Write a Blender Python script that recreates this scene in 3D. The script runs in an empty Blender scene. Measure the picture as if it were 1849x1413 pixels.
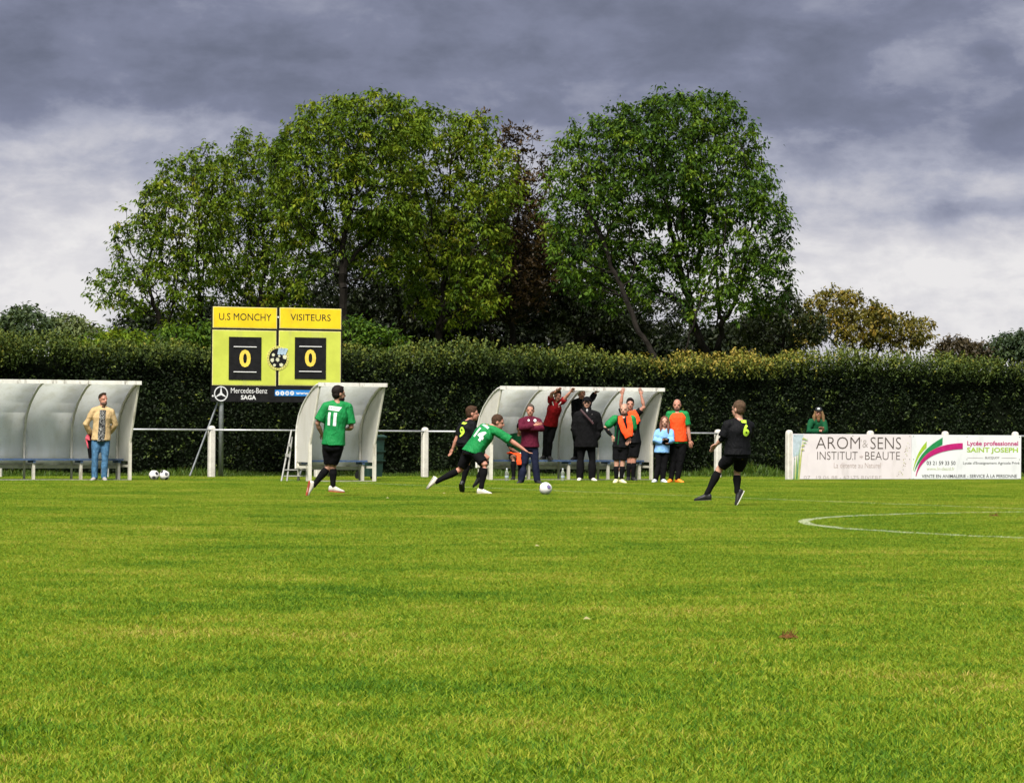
import bpy, bmesh, math, random
import numpy as np
from mathutils import Vector, Matrix, noise as mnoise
from mathutils.bvhtree import BVHTree

random.seed(7)
S = bpy.context.scene
COL = S.collection
R = math.radians

# ------------------------------------------------------------------ camera
CX, CY, F, CAMH = 924.5, 706.5, 6750.0, 1.2       # photo pixels and metres
ROLL, HORIZON = 0.0075, 770.0
pt = math.atan((HORIZON - CY) / F)
FW = Vector((0, math.cos(pt), math.sin(pt)))
RT = Vector((1, 0, ROLL)).normalized()
RT = (RT - FW * RT.dot(FW)).normalized()
UP = RT.cross(FW).normalized()
CAM = Vector((0, 0, CAMH))
cd = bpy.data.cameras.new('camera')
cd.sensor_width = 36; cd.sensor_fit = 'HORIZONTAL'
cd.lens = F / 1849 * 36
cd.clip_start = 0.5; cd.clip_end = 20000
co = bpy.data.objects.new('camera', cd)
co.matrix_world = Matrix.Translation(CAM) @ Matrix((RT, UP, -FW)).transposed().to_4x4()
COL.objects.link(co)
S.camera = co

# ------------------------------------------------------------------ sky, sun, exposure
SUN_DIR = Vector((-0.20, -0.74, 1.0)).normalized()      # towards the sun
SUN_EL = math.asin(SUN_DIR.z)
SUN_AZ = math.atan2(SUN_DIR.x, SUN_DIR.y)
S.view_settings.view_transform = 'Standard'
S.view_settings.look = 'None'
S.view_settings.exposure = 2.3
S.cycles.max_bounces = 5; S.cycles.diffuse_bounces = 3; S.cycles.glossy_bounces = 2; S.cycles.transmission_bounces = 3
S.cycles.caustics_reflective = False; S.cycles.caustics_refractive = False
S.view_settings.gamma = 1.0
S.view_settings.use_curve_mapping = False

sd = bpy.data.lights.new('sun', 'SUN')
sd.energy = 1.5; sd.angle = R(28); sd.color = (1.0, 0.95, 0.86)
so = bpy.data.objects.new('sun', sd)
so.rotation_euler = SUN_DIR.to_track_quat('Z', 'Y').to_euler()
so.location = (-40, -30, 60)
COL.objects.link(so)

W = bpy.data.worlds.new('World'); S.world = W; W.use_nodes = True


class NT:
    """small helper for wiring node trees"""
    def __init__(s, tree):
        s.t = tree; s.n = tree.nodes; s.l = tree.links

    def new(s, kind, **kw):
        n = s.n.new(kind)
        for k, v in kw.items():
            setattr(n, k, v)
        return n

    def put(s, sock, v):
        if v is None:
            return
        if isinstance(v, bpy.types.NodeSocket):
            s.l.new(v, sock)
        else:
            sock.default_value = v

    def math(s, op, a, b=None, c=None, clamp=False):
        n = s.new('ShaderNodeMath', operation=op, use_clamp=clamp)
        for i, v in enumerate((a, b, c)):
            s.put(n.inputs[i], v)
        return n.outputs[0]

    def vmath(s, op, a, b=None):
        n = s.new('ShaderNodeVectorMath', operation=op)
        s.put(n.inputs[0], a); s.put(n.inputs[1], b)
        return n.outputs['Value'] if op in ('LENGTH', 'DOT_PRODUCT', 'DISTANCE') else n.outputs[0]

    def noise(s, vec, scale, detail=3.0, rough=0.5, dist=0.0):
        n = s.new('ShaderNodeTexNoise')
        s.put(n.inputs['Vector'], vec)
        n.inputs['Scale'].default_value = scale
        n.inputs['Detail'].default_value = detail
        n.inputs['Roughness'].default_value = rough
        n.inputs['Distortion'].default_value = dist
        return n.outputs[0]

    def smooth(s, v, a, b, lo=0.0, hi=1.0):
        n = s.new('ShaderNodeMapRange', interpolation_type='SMOOTHSTEP')
        s.put(n.inputs[0], v)
        for i, x in enumerate((a, b, lo, hi)):
            n.inputs[i + 1].default_value = x
        return n.outputs[0]

    def ramp(s, v, stops, interp='LINEAR'):
        n = s.new('ShaderNodeValToRGB')
        n.color_ramp.interpolation = interp
        e = n.color_ramp.elements
        while len(e) < len(stops):
            e.new(0.5)
        for i, (p, c) in enumerate(stops):
            e[i].position = p; e[i].color = (*c, 1)
        s.put(n.inputs[0], v)
        return n.outputs[0]

    def mix(s, f, a, b, mode='MIX'):
        n = s.new('ShaderNodeMix', data_type='RGBA', blend_type=mode)
        s.put(n.inputs[0], f)
        for i, v in ((6, a), (7, b)):
            if isinstance(v, tuple) and len(v) == 3:
                v = (*v, 1)
            s.put(n.inputs[i], v)
        return n.outputs[2]

    def attr(s, name):
        return s.new('ShaderNodeAttribute', attribute_name=name).outputs['Fac']

    def pos(s):
        return s.new('ShaderNodeNewGeometry').outputs['Position']

    def scale(s, v, xyz):
        n = s.new('ShaderNodeVectorMath', operation='MULTIPLY')
        s.put(n.inputs[0], v); n.inputs[1].default_value = xyz
        return n.outputs[0]

    def sep(s, v):
        n = s.new('ShaderNodeSeparateXYZ'); s.put(n.inputs[0], v)
        return n.outputs

    def comb(s, x, y, z):
        n = s.new('ShaderNodeCombineXYZ')
        for i, v in enumerate((x, y, z)):
            s.put(n.inputs[i], v)
        return n.outputs[0]


def build_sky():
    """one broken deck of stratocumulus: slate undersides, pale where it thins towards the horizon"""
    k = NT(W.node_tree); k.n.clear()
    tc = k.new('ShaderNodeTexCoord').outputs['Generated']
    d = k.vmath('NORMALIZE', tc)
    x, y, z = k.sep(d)
    az = k.math('ARCTAN2', x, y)
    el = k.math('ARCSINE', z)
    # long flat cloud banks: noise stretched along the horizon
    warp = k.noise(k.scale(d, (14, 14, 30)), 1.0, 5, 0.6)
    big = k.noise(k.scale(d, (7, 7, 30)), 1.0, 3, 0.5, 0.6)
    fine = k.noise(k.scale(d, (30, 30, 62)), 1.0, 7, 0.58, 0.15)
    wisp = k.noise(k.scale(d, (85, 85, 140)), 1.0, 6, 0.6, 0.3)
    # banks of the deck, in radians of azimuth and elevation: (az, el, half width, half height, darkness)
    acc = None
    def bank(a, e, wa, we, amp):
        nonlocal acc
        da = k.math('DIVIDE', k.math('SUBTRACT', az, a), wa)
        ww = k.math('MULTIPLY', k.math('SUBTRACT', warp, 0.5), 0.016)
        de = k.math('DIVIDE', k.math('SUBTRACT', k.math('ADD', el, ww), e), we)
        r2 = k.math('ADD', k.math('MULTIPLY', da, da), k.math('MULTIPLY', de, de))
        g = k.math('MULTIPLY', k.math('EXPONENT', k.math('MULTIPLY', r2, -1.0)), amp)
        acc = g if acc is None else k.math('ADD', acc, g)
    for b in SKY_BANKS:
        bank(*b)
    e2 = k.math('ADD', el, k.math('MULTIPLY', k.math('SUBTRACT', big, 0.5), 0.035))
    dark = k.smooth(e2, 0.030, 0.098, 0.13, 0.70)           # thicker deck higher up
    dark = k.math('SUBTRACT', dark, k.smooth(el, 0.13, 0.55, 0.0, 0.34))
    dark = k.math('ADD', dark, k.math('MULTIPLY', k.math('SUBTRACT', fine, 0.5), 0.62))
    dark = k.math('ADD', dark, k.math('MULTIPLY', k.math('SUBTRACT', wisp, 0.5), 0.20))
    dark = k.math('ADD', dark, k.smooth(fine, 0.42, 0.60, -0.035, 0.035))      # billow edges
    dark = k.math('ADD', dark, acc)
    cloud = k.ramp(dark, [(0.0, (0.80, 0.785, 0.79)), (0.20, (0.61, 0.605, 0.65)), (0.42, (0.385, 0.402, 0.495)),
                          (0.66, (0.212, 0.232, 0.325)), (1.0, (0.130, 0.147, 0.205))])
    cloud = k.mix(1.0, cloud, (2.1, 2.1, 2.1), 'MULTIPLY')     # strength 0.1 and 2.3 stops of exposure
    sky = k.new('ShaderNodeTexSky', sky_type='NISHITA', sun_disc=False)
    sky.sun_elevation = SUN_EL; sky.sun_rotation = SUN_AZ
    sky.air_density = 1.0; sky.dust_density = 1.5
    gap = k.smooth(big, 0.68, 0.84, 0.0, 0.35)
    c = k.mix(gap, cloud, sky.outputs[0])
    bg = k.new('ShaderNodeBackground'); bg.inputs['Strength'].default_value = 0.1
    k.put(bg.inputs['Color'], c)
    o = k.new('ShaderNodeOutputWorld'); k.l.new(bg.outputs[0], o.inputs[0])


def sky_at(px, py):
    d = (FW * F + RT * (px - CX) - UP * (py - CY)).normalized()
    return math.atan2(d.x, d.y), math.asin(d.z)

SKY_BANKS = []
for px, py, wx, wy, amp in [(300, 120, 420, 70, 0.10), (60, 60, 260, 60, 0.06), (900, 60, 500, 110, 0.07),
                            (120, 330, 260, 120, -0.16), (60, 470, 260, 80, -0.16), (330, 250, 170, 40, -0.10),
                            (1760, 70, 230, 55, -0.26), (1780, 95, 60, 22, 0.22), (1500, 60, 170, 40, 0.14),
                            (1560, 230, 330, 70, 0.10), (1730, 385, 160, 18, 0.20), (1640, 330, 220, 30, -0.08),
                            (1640, 480, 330, 70, -0.20), (1050, 330, 200, 120, -0.05)]:
    a, e = sky_at(px, py)
    SKY_BANKS.append((a, e, wx / F, wy / F, amp))
build_sky()


# ------------------------------------------------------------------ picture -> place
def U(px, py, Y):
    """the point at depth Y that the photograph shows at (px, py)"""
    d = FW * F + RT * (px - CX) - UP * (py - CY)
    return CAM + d * (Y / d.y)


def G(px, py):
    d = FW * F + RT * (px - CX) - UP * (py - CY)
    return CAM + d * (-CAMH / d.z)


TH = R(27.7)                                   # the touchline's angle
UU = Vector((math.cos(TH), math.sin(TH), 0))   # along the touchline, rightwards
NN = Vector((math.sin(TH), -math.cos(TH), 0))  # from the hedge to the pitch
# ------------------------------------------------------------------ object helpers
def tag(o, label=None, cat=None, group=None, kind=None):
    for k_, v in (('label', label), ('category', cat), ('group', group), ('kind', kind)):
        if v:
            o[k_] = v
    return o


def empty(name, loc=(0, 0, 0), rz=0.0):
    o = bpy.data.objects.new(name, None)
    o.location = loc; o.rotation_euler = (0, 0, rz); o.empty_display_size = 0.2
    COL.objects.link(o)
    return o


def link(name, me, mat=None, parent=None, world=False):
    if mat is not None:
        if isinstance(mat, (list, tuple)):
            for m in mat:
                me.materials.append(m)
        elif not me.materials:
            me.materials.append(mat)
    o = bpy.data.objects.new(name, me)
    COL.objects.link(o)
    if parent is not None:
        o.parent = parent
        if world:                       # mesh is in world coordinates
            mw = Matrix.Translation(parent.location) @ parent.rotation_euler.to_matrix().to_4x4()
            o.matrix_parent_inverse = mw.inverted()
    return o


def np_mesh(name, verts, faces, smooth=False, attrs=None):
    """verts (n,3), faces (m,k) with constant k"""
    verts = np.asarray(verts, dtype=np.float32); faces = np.asarray(faces, dtype=np.int32)
    me = bpy.data.meshes.new(name)
    m, k_ = faces.shape
    me.vertices.add(len(verts)); me.vertices.foreach_set('co', verts.ravel())
    me.loops.add(m * k_); me.loops.foreach_set('vertex_index', faces.ravel())
    me.polygons.add(m)
    me.polygons.foreach_set('loop_start', np.arange(0, m * k_, k_, dtype=np.int32))
    if smooth:
        me.polygons.foreach_set('use_smooth', np.ones(m, dtype=bool))
    for an, av in (attrs or {}).items():
        a = me.attributes.new(an, 'FLOAT', 'POINT')
        a.data.foreach_set('value', np.asarray(av, dtype=np.float32))
    me.update(calc_edges=True)
    return me


class MB:
    """collects shapes into one mesh"""
    def __init__(s):
        s.v = []; s.f = []; s.mi = []; s.m = 0; s.sm = []; s.smooth = False

    def add(s, vs, fs):
        b = len(s.v)
        s.v.extend(Vector(v) for v in vs)
        for f in fs:
            s.f.append(tuple(b + i for i in f)); s.mi.append(s.m); s.sm.append(s.smooth)

    def box(s, lo, hi, M=None):
        x0, y0, z0 = lo; x1, y1, z1 = hi
        vs = [Vector(p) for p in ((x0, y0, z0), (x1, y0, z0), (x1, y1, z0), (x0, y1, z0), (x0, y0, z1), (x1, y0, z1), (x1, y1, z1), (x0, y1, z1))]
        if M is not None:
            vs = [M @ v for v in vs]
        s.add(vs, [(0, 3, 2, 1), (4, 5, 6, 7), (0, 1, 5, 4), (1, 2, 6, 5), (2, 3, 7, 6), (3, 0, 4, 7)])

    def rings(s, rs, closed_ends=True):
        n = len(rs[0]); vs = [p for r in rs for p in r]; fs = []
        for i in range(len(rs) - 1):
            for j in range(n):
                a, b = i * n + j, i * n + (j + 1) % n
                fs.append((a, b, b + n, a + n))
        if closed_ends:
            fs.append(tuple(range(n - 1, -1, -1))); fs.append(tuple(range((len(rs) - 1) * n, len(rs) * n)))
        s.add(vs, fs)

    def loft(s, secs, n=16):
        """secs: (centre, vecA, vecB) half-axis vectors"""
        s.rings([[Vector(c) + A * math.cos(t) + B * math.sin(t) for t in (2 * math.pi * i / n for i in range(n))] for c, A, B in secs])

    def tube(s, pts, rad, n=8, ball=False):
        """a tube with a radius per point"""
        pts = [Vector(p) for p in pts]
        if not isinstance(rad, (list, tuple)):
            rad = [rad] * len(pts)
        up = Vector((0.13, 0.21, 1)).normalized()
        secs = []
        for i, p in enumerate(pts):
            d = (pts[min(i + 1, len(pts) - 1)] - pts[max(i - 1, 0)]).normalized()
            a = d.cross(up)
            if a.length < 0.15:
                a = d.cross(Vector((1, 0.3, 0)))
            a.normalize(); b = d.cross(a)
            secs.append((p, a * rad[i], b * rad[i]))
        if ball:
            out = []
            def cap(c, A, B, d, r, first):
                q = [(c + d * (r * math.sin(t)), A * math.cos(t), B * math.cos(t)) for t in (0.45, 0.95, 1.35)]
                return q[::-1] if first else q
            d0 = (pts[0] - pts[1]).normalized(); d1 = (pts[-1] - pts[-2]).normalized()
            secs = cap(*secs[0], d0, rad[0], True) + secs + cap(*secs[-1], d1, rad[-1], False)
        s.loft(secs, n)

    def ball(s, c, ax, M=None, nu=12, nv=8):
        """ellipsoid with half axes ax, turned by the 3x3 matrix M (columns = axes)"""
        c = Vector(c); M = M or Matrix.Identity(3)
        rs = []
        for j in range(1, nv):
            t = math.pi * j / nv
            rs.append([c + M @ Vector((ax[0] * math.sin(t) * math.cos(a), ax[1] * math.sin(t) * math.sin(a), -ax[2] * math.cos(t)))
                       for a in (2 * math.pi * i / nu for i in range(nu))])
        b = len(s.v)
        s.rings(rs, False)
        n0 = len(s.v)
        s.v.append(c + M @ Vector((0, 0, -ax[2]))); s.v.append(c + M @ Vector((0, 0, ax[2])))
        for i in range(nu):
            j = (i + 1) % nu
            s.f.append((n0, b + j, b + i)); s.mi.append(s.m); s.sm.append(s.smooth)
            s.f.append((n0 + 1, b + (nv - 2) * nu + i, b + (nv - 2) * nu + j)); s.mi.append(s.m); s.sm.append(s.smooth)

    def prism(s, poly, z0, z1, M=None):
        """extrude a 2-D polygon between z0 and z1"""
        n = len(poly)
        vs = [Vector((p[0], p[1], z)) for z in (z0, z1) for p in poly]
        if M is not None:
            vs = [M @ v for v in vs]
        s.add(vs, [tuple(range(n - 1, -1, -1)), tuple(range(n, 2 * n))] + [(i, (i + 1) % n, n + (i + 1) % n, n + i) for i in range(n)])

    def mesh(s, name):
        me = bpy.data.meshes.new(name)
        me.from_pydata([tuple(v) for v in s.v], [], s.f)
        if any(s.mi):
            me.polygons.foreach_set('material_index', s.mi)
        if any(s.sm):
            me.polygons.foreach_set('use_smooth', s.sm)
        me.update()
        return me

    def build(s, name, mat, parent=None, world=False):
        return link(name, s.mesh(name), mat, parent, world)


def fuse(mb, name, voxel=0.013, smooth=3):
    """melt overlapping shapes into one continuous skin"""
    me = mb.mesh(name + '_raw')
    o = bpy.data.objects.new('fuse_work', me)
    COL.objects.link(o)
    m = o.modifiers.new('r', 'REMESH'); m.mode = 'VOXEL'; m.voxel_size = voxel; m.use_smooth_shade = True
    if smooth:
        q = o.modifiers.new('s', 'SMOOTH'); q.factor = 0.5; q.iterations = smooth
    dg = bpy.context.evaluated_depsgraph_get()
    out = bpy.data.meshes.new_from_object(o.evaluated_get(dg))
    out.name = name
    bpy.data.objects.remove(o); bpy.data.meshes.remove(me)
    out.materials.clear()
    out.polygons.foreach_set('use_smooth', np.ones(len(out.polygons), dtype=bool))
    return out


def text_mesh(s, w=None, h=None, bold=0.0, sub=0, italic=0.0):
    """lettering centred on the origin in the xy plane, fitted to w by h; returns verts, faces"""
    cu = bpy.data.curves.new('lettering_work', 'FONT')
    cu.body = s; cu.size = 1.0; cu.offset = bold; cu.shear = italic
    cu.resolution_u = 3
    o = bpy.data.objects.new('lettering_work', cu)
    me = bpy.data.meshes.new_from_object(o)
    bm = bmesh.new(); bm.from_mesh(me)
    bmesh.ops.triangulate(bm, faces=bm.faces[:])
    for _ in range(sub):
        bmesh.ops.subdivide_edges(bm, edges=bm.edges[:], cuts=1, use_grid_fill=True)
    vs = np.array([v.co[:] for v in bm.verts]); fs = [[v.index for v in f.verts] for f in bm.faces]
    bm.free(); bpy.data.objects.remove(o); bpy.data.curves.remove(cu); bpy.data.meshes.remove(me)
    lo, hi = vs.min(0), vs.max(0)
    c = (lo + hi) / 2
    vs -= c
    ext = hi - lo
    sx = (w / ext[0]) if w else None; sy = (h / ext[1]) if h else None
    sx = sx or sy; sy = sy or sx
    vs[:, 0] *= sx; vs[:, 1] *= sy
    return vs, fs


# ------------------------------------------------------------------ materials
def new_mat(name):
    m = bpy.data.materials.new(name); m.use_nodes = True
    k = NT(m.node_tree); k.n.clear()
    out = k.new('ShaderNodeOutputMaterial')
    b = k.new('ShaderNodeBsdfPrincipled')
    k.l.new(b.outputs[0], out.inputs[0])
    return m, k, b, out


MATS = {}
def plain(name, col, rough=0.6, metal=0.0, var=0.12, scale=9.0, bump=0.0, bscale=60.0, spec=0.5, dirt=None):
    """a paint, metal or plastic with gentle unevenness; dirt = (colour, amount, scale)"""
    if name in MATS:
        return MATS[name]
    m, k, b, out = new_mat(name)
    tc = k.new('ShaderNodeTexCoord').outputs['Object']
    n1 = k.noise(tc, scale, 4, 0.6)
    f = k.smooth(n1, 0.3, 0.7, 1 - var, 1 + var)
    c = k.mix(1.0, (*col, 1), k.comb(f, f, f), 'MULTIPLY')
    if dirt:
        dn = k.noise(k.scale(tc, (1, 1, 0.35)), dirt[2], 5, 0.65)
        c = k.mix(k.smooth(dn, 0.52, 0.75, 0, dirt[1]), c, (*dirt[0], 1))
    k.put(b.inputs['Base Color'], c)
    k.put(b.inputs['Roughness'], k.smooth(n1, 0.25, 0.75, max(0.02, rough - 0.08), min(1, rough + 0.08)))
    b.inputs['Metallic'].default_value = metal
    b.inputs['Specular IOR Level'].default_value = spec
    if bump:
        bp = k.new('ShaderNodeBump'); bp.inputs['Strength'].default_value = bump; bp.inputs['Distance'].default_value = 0.01
        k.put(bp.inputs['Height'], k.noise(tc, bscale, 3, 0.5)); k.l.new(bp.outputs[0], b.inputs['Normal'])
    MATS[name] = m
    return m


def cloth(name, col, rough=0.85, var=0.10, fold=0.5, stripe=None):
    if name in MATS:
        return MATS[name]
    m, k, b, out = new_mat(name)
    tc = k.new('ShaderNodeTexCoord').outputs['Object']
    f = k.smooth(k.noise(tc, 14, 3), 0.3, 0.7, 1 - var, 1 + var)
    c = k.mix(1.0, (*col, 1), k.comb(f, f, f), 'MULTIPLY')
    k.put(b.inputs['Base Color'], c)
    b.inputs['Roughness'].default_value = rough
    b.inputs['Specular IOR Level'].default_value = 0.12
    bp = k.new('ShaderNodeBump'); bp.inputs['Strength'].default_value = fold; bp.inputs['Distance'].default_value = 0.03
    h = k.noise(k.scale(tc, (13, 13, 6)), 1.0, 2, 0.5, 1.4)
    k.put(bp.inputs['Height'], h); k.l.new(bp.outputs[0], b.inputs['Normal'])
    MATS[name] = m
    return m


def leaf_mat(name, stops, trans=0.35, rough=0.5, pscale=0.5, pamt=0.25, spec=0.3):
    """leaf tissue: tint attribute picks the colour, a little light passes through"""
    if name in MATS:
        return MATS[name]
    m, k, b, out = new_mat(name)
    t = k.attr('tint')
    p = k.noise(k.pos(), pscale, 3, 0.55)
    t2 = k.math('ADD', t, k.math('MULTIPLY', k.math('SUBTRACT', p, 0.5), pamt * 2), clamp=True)
    c = k.ramp(t2, stops)
    k.put(b.inputs['Base Color'], c)
    b.inputs['Roughness'].default_value = rough
    b.inputs['Specular IOR Level'].default_value = spec
    tr = k.new('ShaderNodeBsdfTranslucent')
    k.put(tr.inputs['Color'], k.mix(1.0, c, (1.35, 1.25, 0.55, 1), 'MULTIPLY'))
    mx = k.new('ShaderNodeMixShader'); mx.inputs[0].default_value = trans
    k.l.new(b.outputs[0], mx.inputs[1]); k.l.new(tr.outputs[0], mx.inputs[2])
    k.l.new(mx.outputs[0], out.inputs[0])
    MATS[name] = m
    return m


def leaf_quads(cen, axis, nrm, length, width, fold=0.25):
    """one folded four-cornered leaf per row"""
    axis = axis / np.maximum(np.linalg.norm(axis, axis=1, keepdims=True), 1e-6)
    side = np.cross(axis, nrm); side /= np.maximum(np.linalg.norm(side, axis=1, keepdims=True), 1e-6)
    nn = np.cross(side, axis)
    L = length[:, None]; Wd = width[:, None]
    b = cen - axis * L * 0.5; t = cen + axis * L * 0.5 - nn * L * 0.12
    l = cen - axis * L * 0.06 + side * Wd * 0.5 + nn * Wd * fold
    r = cen - axis * L * 0.06 - side * Wd * 0.5 + nn * Wd * fold
    v = np.stack([b, r, t, l], 1).reshape(-1, 3)
    f = np.arange(len(cen) * 4).reshape(-1, 4)
    return v, f
# ------------------------------------------------------------------ ground and turf
H0 = G(742, 877)                 # a point on the halfway line
T0 = G(1257, 867.5)              # a point on the far touchline
CC = Vector((12.9, 46.9, 0)); CR = 9.2


def line_mask(k, P, wid=0.06):
    """white field paint by place on the pitch: halfway line, touchline, centre circle"""
    def lin(p0, n):
        d = k.vmath('DOT_PRODUCT', k.vmath('SUBTRACT', P, tuple(p0)), tuple(n))
        return d
    flat = k.scale(P, (1, 1, 0))
    inside = k.math('GREATER_THAN', lin(T0, NN), 0.0)
    def band(d, w, a):
        return k.math('MULTIPLY', k.smooth(k.math('ABSOLUTE', d), w, w + 0.02, 1.0, 0.0), a)
    half = k.math('MULTIPLY', band(lin(H0, UU), wid, 0.34), inside)
    touch = band(lin(T0, NN), wid, 0.22)
    circ = band(k.math('SUBTRACT', k.vmath('DISTANCE', flat, tuple(CC)), CR), wid, 0.58)
    m = k.math('MAXIMUM', k.math('MAXIMUM', half, touch), circ)
    worn = k.smooth(k.noise(P, 2.2, 4, 0.7), 0.30, 0.62, 0.25, 1.15)
    return k.math('MULTIPLY', m, worn, clamp=True)


def turf_patch(k, P):
    """0 lush .. 1 straw, varying over the pitch"""
    a = k.noise(P, 0.32, 3, 0.5)
    b = k.noise(P, 1.15, 4, 0.55, 0.4)
    c = k.noise(P, 6.5, 4, 0.65)
    v = k.math('ADD', k.math('MULTIPLY', k.math('SUBTRACT', a, 0.5), 0.9), k.math('MULTIPLY', k.math('SUBTRACT', b, 0.5), 0.85))
    v = k.math('ADD', v, k.math('MULTIPLY', k.math('SUBTRACT', c, 0.5), 0.80))
    return k.math('ADD', v, 0.43)


m, k, b, out = new_mat('turf_soil')
P = k.pos()
c = k.ramp(turf_patch(k, P), [(0.0, (0.022, 0.045, 0.005)), (0.5, (0.05, 0.075, 0.008)), (1.0, (0.12, 0.10, 0.03))])
c = k.mix(line_mask(k, P), c, (0.6, 0.62, 0.55))
k.put(b.inputs['Base Color'], c); b.inputs['Roughness'].default_value = 0.95
b.inputs['Specular IOR Level'].default_value = 0.1
bp = k.new('ShaderNodeBump'); bp.inputs['Strength'].default_value = 0.6; bp.inputs['Distance'].default_value = 0.03
k.put(bp.inputs['Height'], k.noise(P, 30, 4)); k.l.new(bp.outputs[0], b.inputs['Normal'])
M_SOIL = m

m, k, b, out = new_mat('grass_blade')
P = k.pos()
tint = k.attr('tint')
v = k.math('ADD', turf_patch(k, P), k.math('MULTIPLY', k.math('SUBTRACT', tint, 0.5), 0.75))
c = k.ramp(v, [(0.0, (0.046, 0.132, 0.0070)), (0.22, (0.112, 0.236, 0.0110)), (0.46, (0.203, 0.314, 0.0160)),
               (0.76, (0.325, 0.360, 0.028)), (1.0, (0.470, 0.375, 0.105))])
c = k.mix(line_mask(k, P), c, (0.72, 0.75, 0.66))
k.put(b.inputs['Base Color'], c)
b.inputs['Roughness'].default_value = 0.62; b.inputs['Specular IOR Level'].default_value = 0.18
tr = k.new('ShaderNodeBsdfTranslucent'); k.put(tr.inputs['Color'], k.mix(1.0, c, (1.2, 1.15, 0.6, 1), 'MULTIPLY'))
mx = k.new('ShaderNodeMixShader'); mx.inputs[0].default_value = 0.36
k.l.new(b.outputs[0], mx.inputs[1]); k.l.new(tr.outputs[0], mx.inputs[2]); k.l.new(mx.outputs[0], out.inputs[0])
M_GRASS = m

mb = MB()
mb.add([(-6000, -200, 0), (6000, -200, 0), (6000, 9000, 0), (-6000, 9000, 0)], [(0, 1, 2, 3)])
tag(mb.build('ground', M_SOIL), 'level ground under the mown pitch', kind='structure')


def strip(name, pts, w, z, label):
    vs = []; fs = []
    for i, p in enumerate(pts):
        d = (pts[min(i + 1, len(pts) - 1)] - pts[max(i - 1, 0)]).normalized()
        s_ = Vector((-d.y, d.x, 0))
        vs += [Vector((p.x, p.y, z)) + s_ * w / 2, Vector((p.x, p.y, z)) - s_ * w / 2]
    for i in range(len(pts) - 1):
        fs.append((2 * i, 2 * i + 1, 2 * i + 3, 2 * i + 2))
    q = MB(); q.add(vs, fs)
    tag(q.build(name, M_SOIL), label, kind='structure')

hx = (T0 - H0).dot(NN)
strip('pitch_marking', [H0 + NN * (hx + t * 20) for t in range(4)], 0.12, 0.004, 'faint white halfway line on the grass')
strip('pitch_marking', [T0 + UU * t for t in (-30, -10, 10, 30)], 0.12, 0.008, 'faint white touchline in front of the dugouts')
strip('pitch_marking', [CC + Vector((math.cos(a), math.sin(a), 0)) * CR for a in (2 * math.pi * i / 120 for i in range(121))], 0.14, 0.012,
      'white centre circle painted on the grass')


def blades(n, radius, hmin, hmax, wid, seed):
    rg = np.random.default_rng(seed)
    r = radius * np.sqrt(rg.random(n)); a = rg.random(n) * 2 * np.pi
    base = np.stack([r * np.cos(a), r * np.sin(a), np.zeros(n)], 1)
    h = hmin + (hmax - hmin) * rg.random(n) ** 1.4
    la = rg.random(n) * 2 * np.pi; lean = (0.25 + 1.25 * rg.random(n)) * h
    ld = np.stack([np.cos(la), np.sin(la), np.zeros(n)], 1) * lean[:, None]
    sa = rg.random(n) * 2 * np.pi
    sd_ = np.stack([np.cos(sa), np.sin(sa), np.zeros(n)], 1) * (wid * (0.6 + 0.8 * rg.random(n)))[:, None] * 0.5
    up = np.stack([np.zeros(n), np.zeros(n), h], 1)
    mid = base + up * 0.6 + ld * 0.35
    tip = base + up + ld
    v = np.stack([base - sd_, base + sd_, mid + sd_ * 0.8, mid - sd_ * 0.8, tip], 1).reshape(-1, 3)
    i = np.arange(n)[:, None] * 5
    f = np.concatenate([i + np.array([0, 1, 2]), i + np.array([0, 2, 3]), i + np.array([3, 2, 4])], 0)
    t = np.repeat(rg.random(n), 5)
    return v, f, t

v, f, t = blades(8600, 0.78, 0.008, 0.029, 0.0044, 3)
gm = np_mesh('grass', v, f, attrs={'tint': t})
go = link('grass', gm, M_GRASS)
tag(go, 'short mown green grass of the football pitch', 'grass', kind='stuff')
ng = bpy.data.node_groups.new('scatter_turf', 'GeometryNodeTree')
ng.interface.new_socket('Geometry', in_out='INPUT', socket_type='NodeSocketGeometry')
ng.interface.new_socket('Geometry', in_out='OUTPUT', socket_type='NodeSocketGeometry')
k = NT(ng)
gi = k.new('NodeGroupInput'); gout = k.new('NodeGroupOutput')
grid = k.new('GeometryNodeMeshGrid')
grid.inputs['Size X'].default_value = 44; grid.inputs['Size Y'].default_value = 92
grid.inputs['Vertices X'].default_value = 45; grid.inputs['Vertices Y'].default_value = 93
sp = k.new('GeometryNodeSetPosition')
k.l.new(grid.outputs[0], sp.inputs['Geometry'])
rv = k.new('FunctionNodeRandomValue', data_type='FLOAT_VECTOR')
rv.inputs[0].default_value = (-0.22, 55 - 0.22, 0); rv.inputs[1].default_value = (0.22, 55.22, 0)
k.l.new(rv.outputs[0], sp.inputs['Offset'])
pos = k.new('GeometryNodeInputPosition').outputs[0]
def gmath(op, a, b_=None):
    n = k.new('ShaderNodeMath', operation=op); k.put(n.inputs[0], a); k.put(n.inputs[1], b_); return n.outputs[0]
sx = k.new('ShaderNodeSeparateXYZ'); k.l.new(pos, sx.inputs[0])
lim = gmath('ADD', gmath('MULTIPLY', sx.outputs[1], 0.158), 2.2)
keep = gmath('LESS_THAN', gmath('ABSOLUTE', sx.outputs[0]), lim)
iop = k.new('GeometryNodeInstanceOnPoints')
k.l.new(sp.outputs[0], iop.inputs['Points']); k.l.new(gi.outputs[0], iop.inputs['Instance'])
k.l.new(keep, iop.inputs['Selection'])
rr = k.new('FunctionNodeRandomValue', data_type='FLOAT_VECTOR')
rr.inputs[0].default_value = (0, 0, 0); rr.inputs[1].default_value = (0, 0, 6.283); rr.inputs['Seed'].default_value = 5
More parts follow.
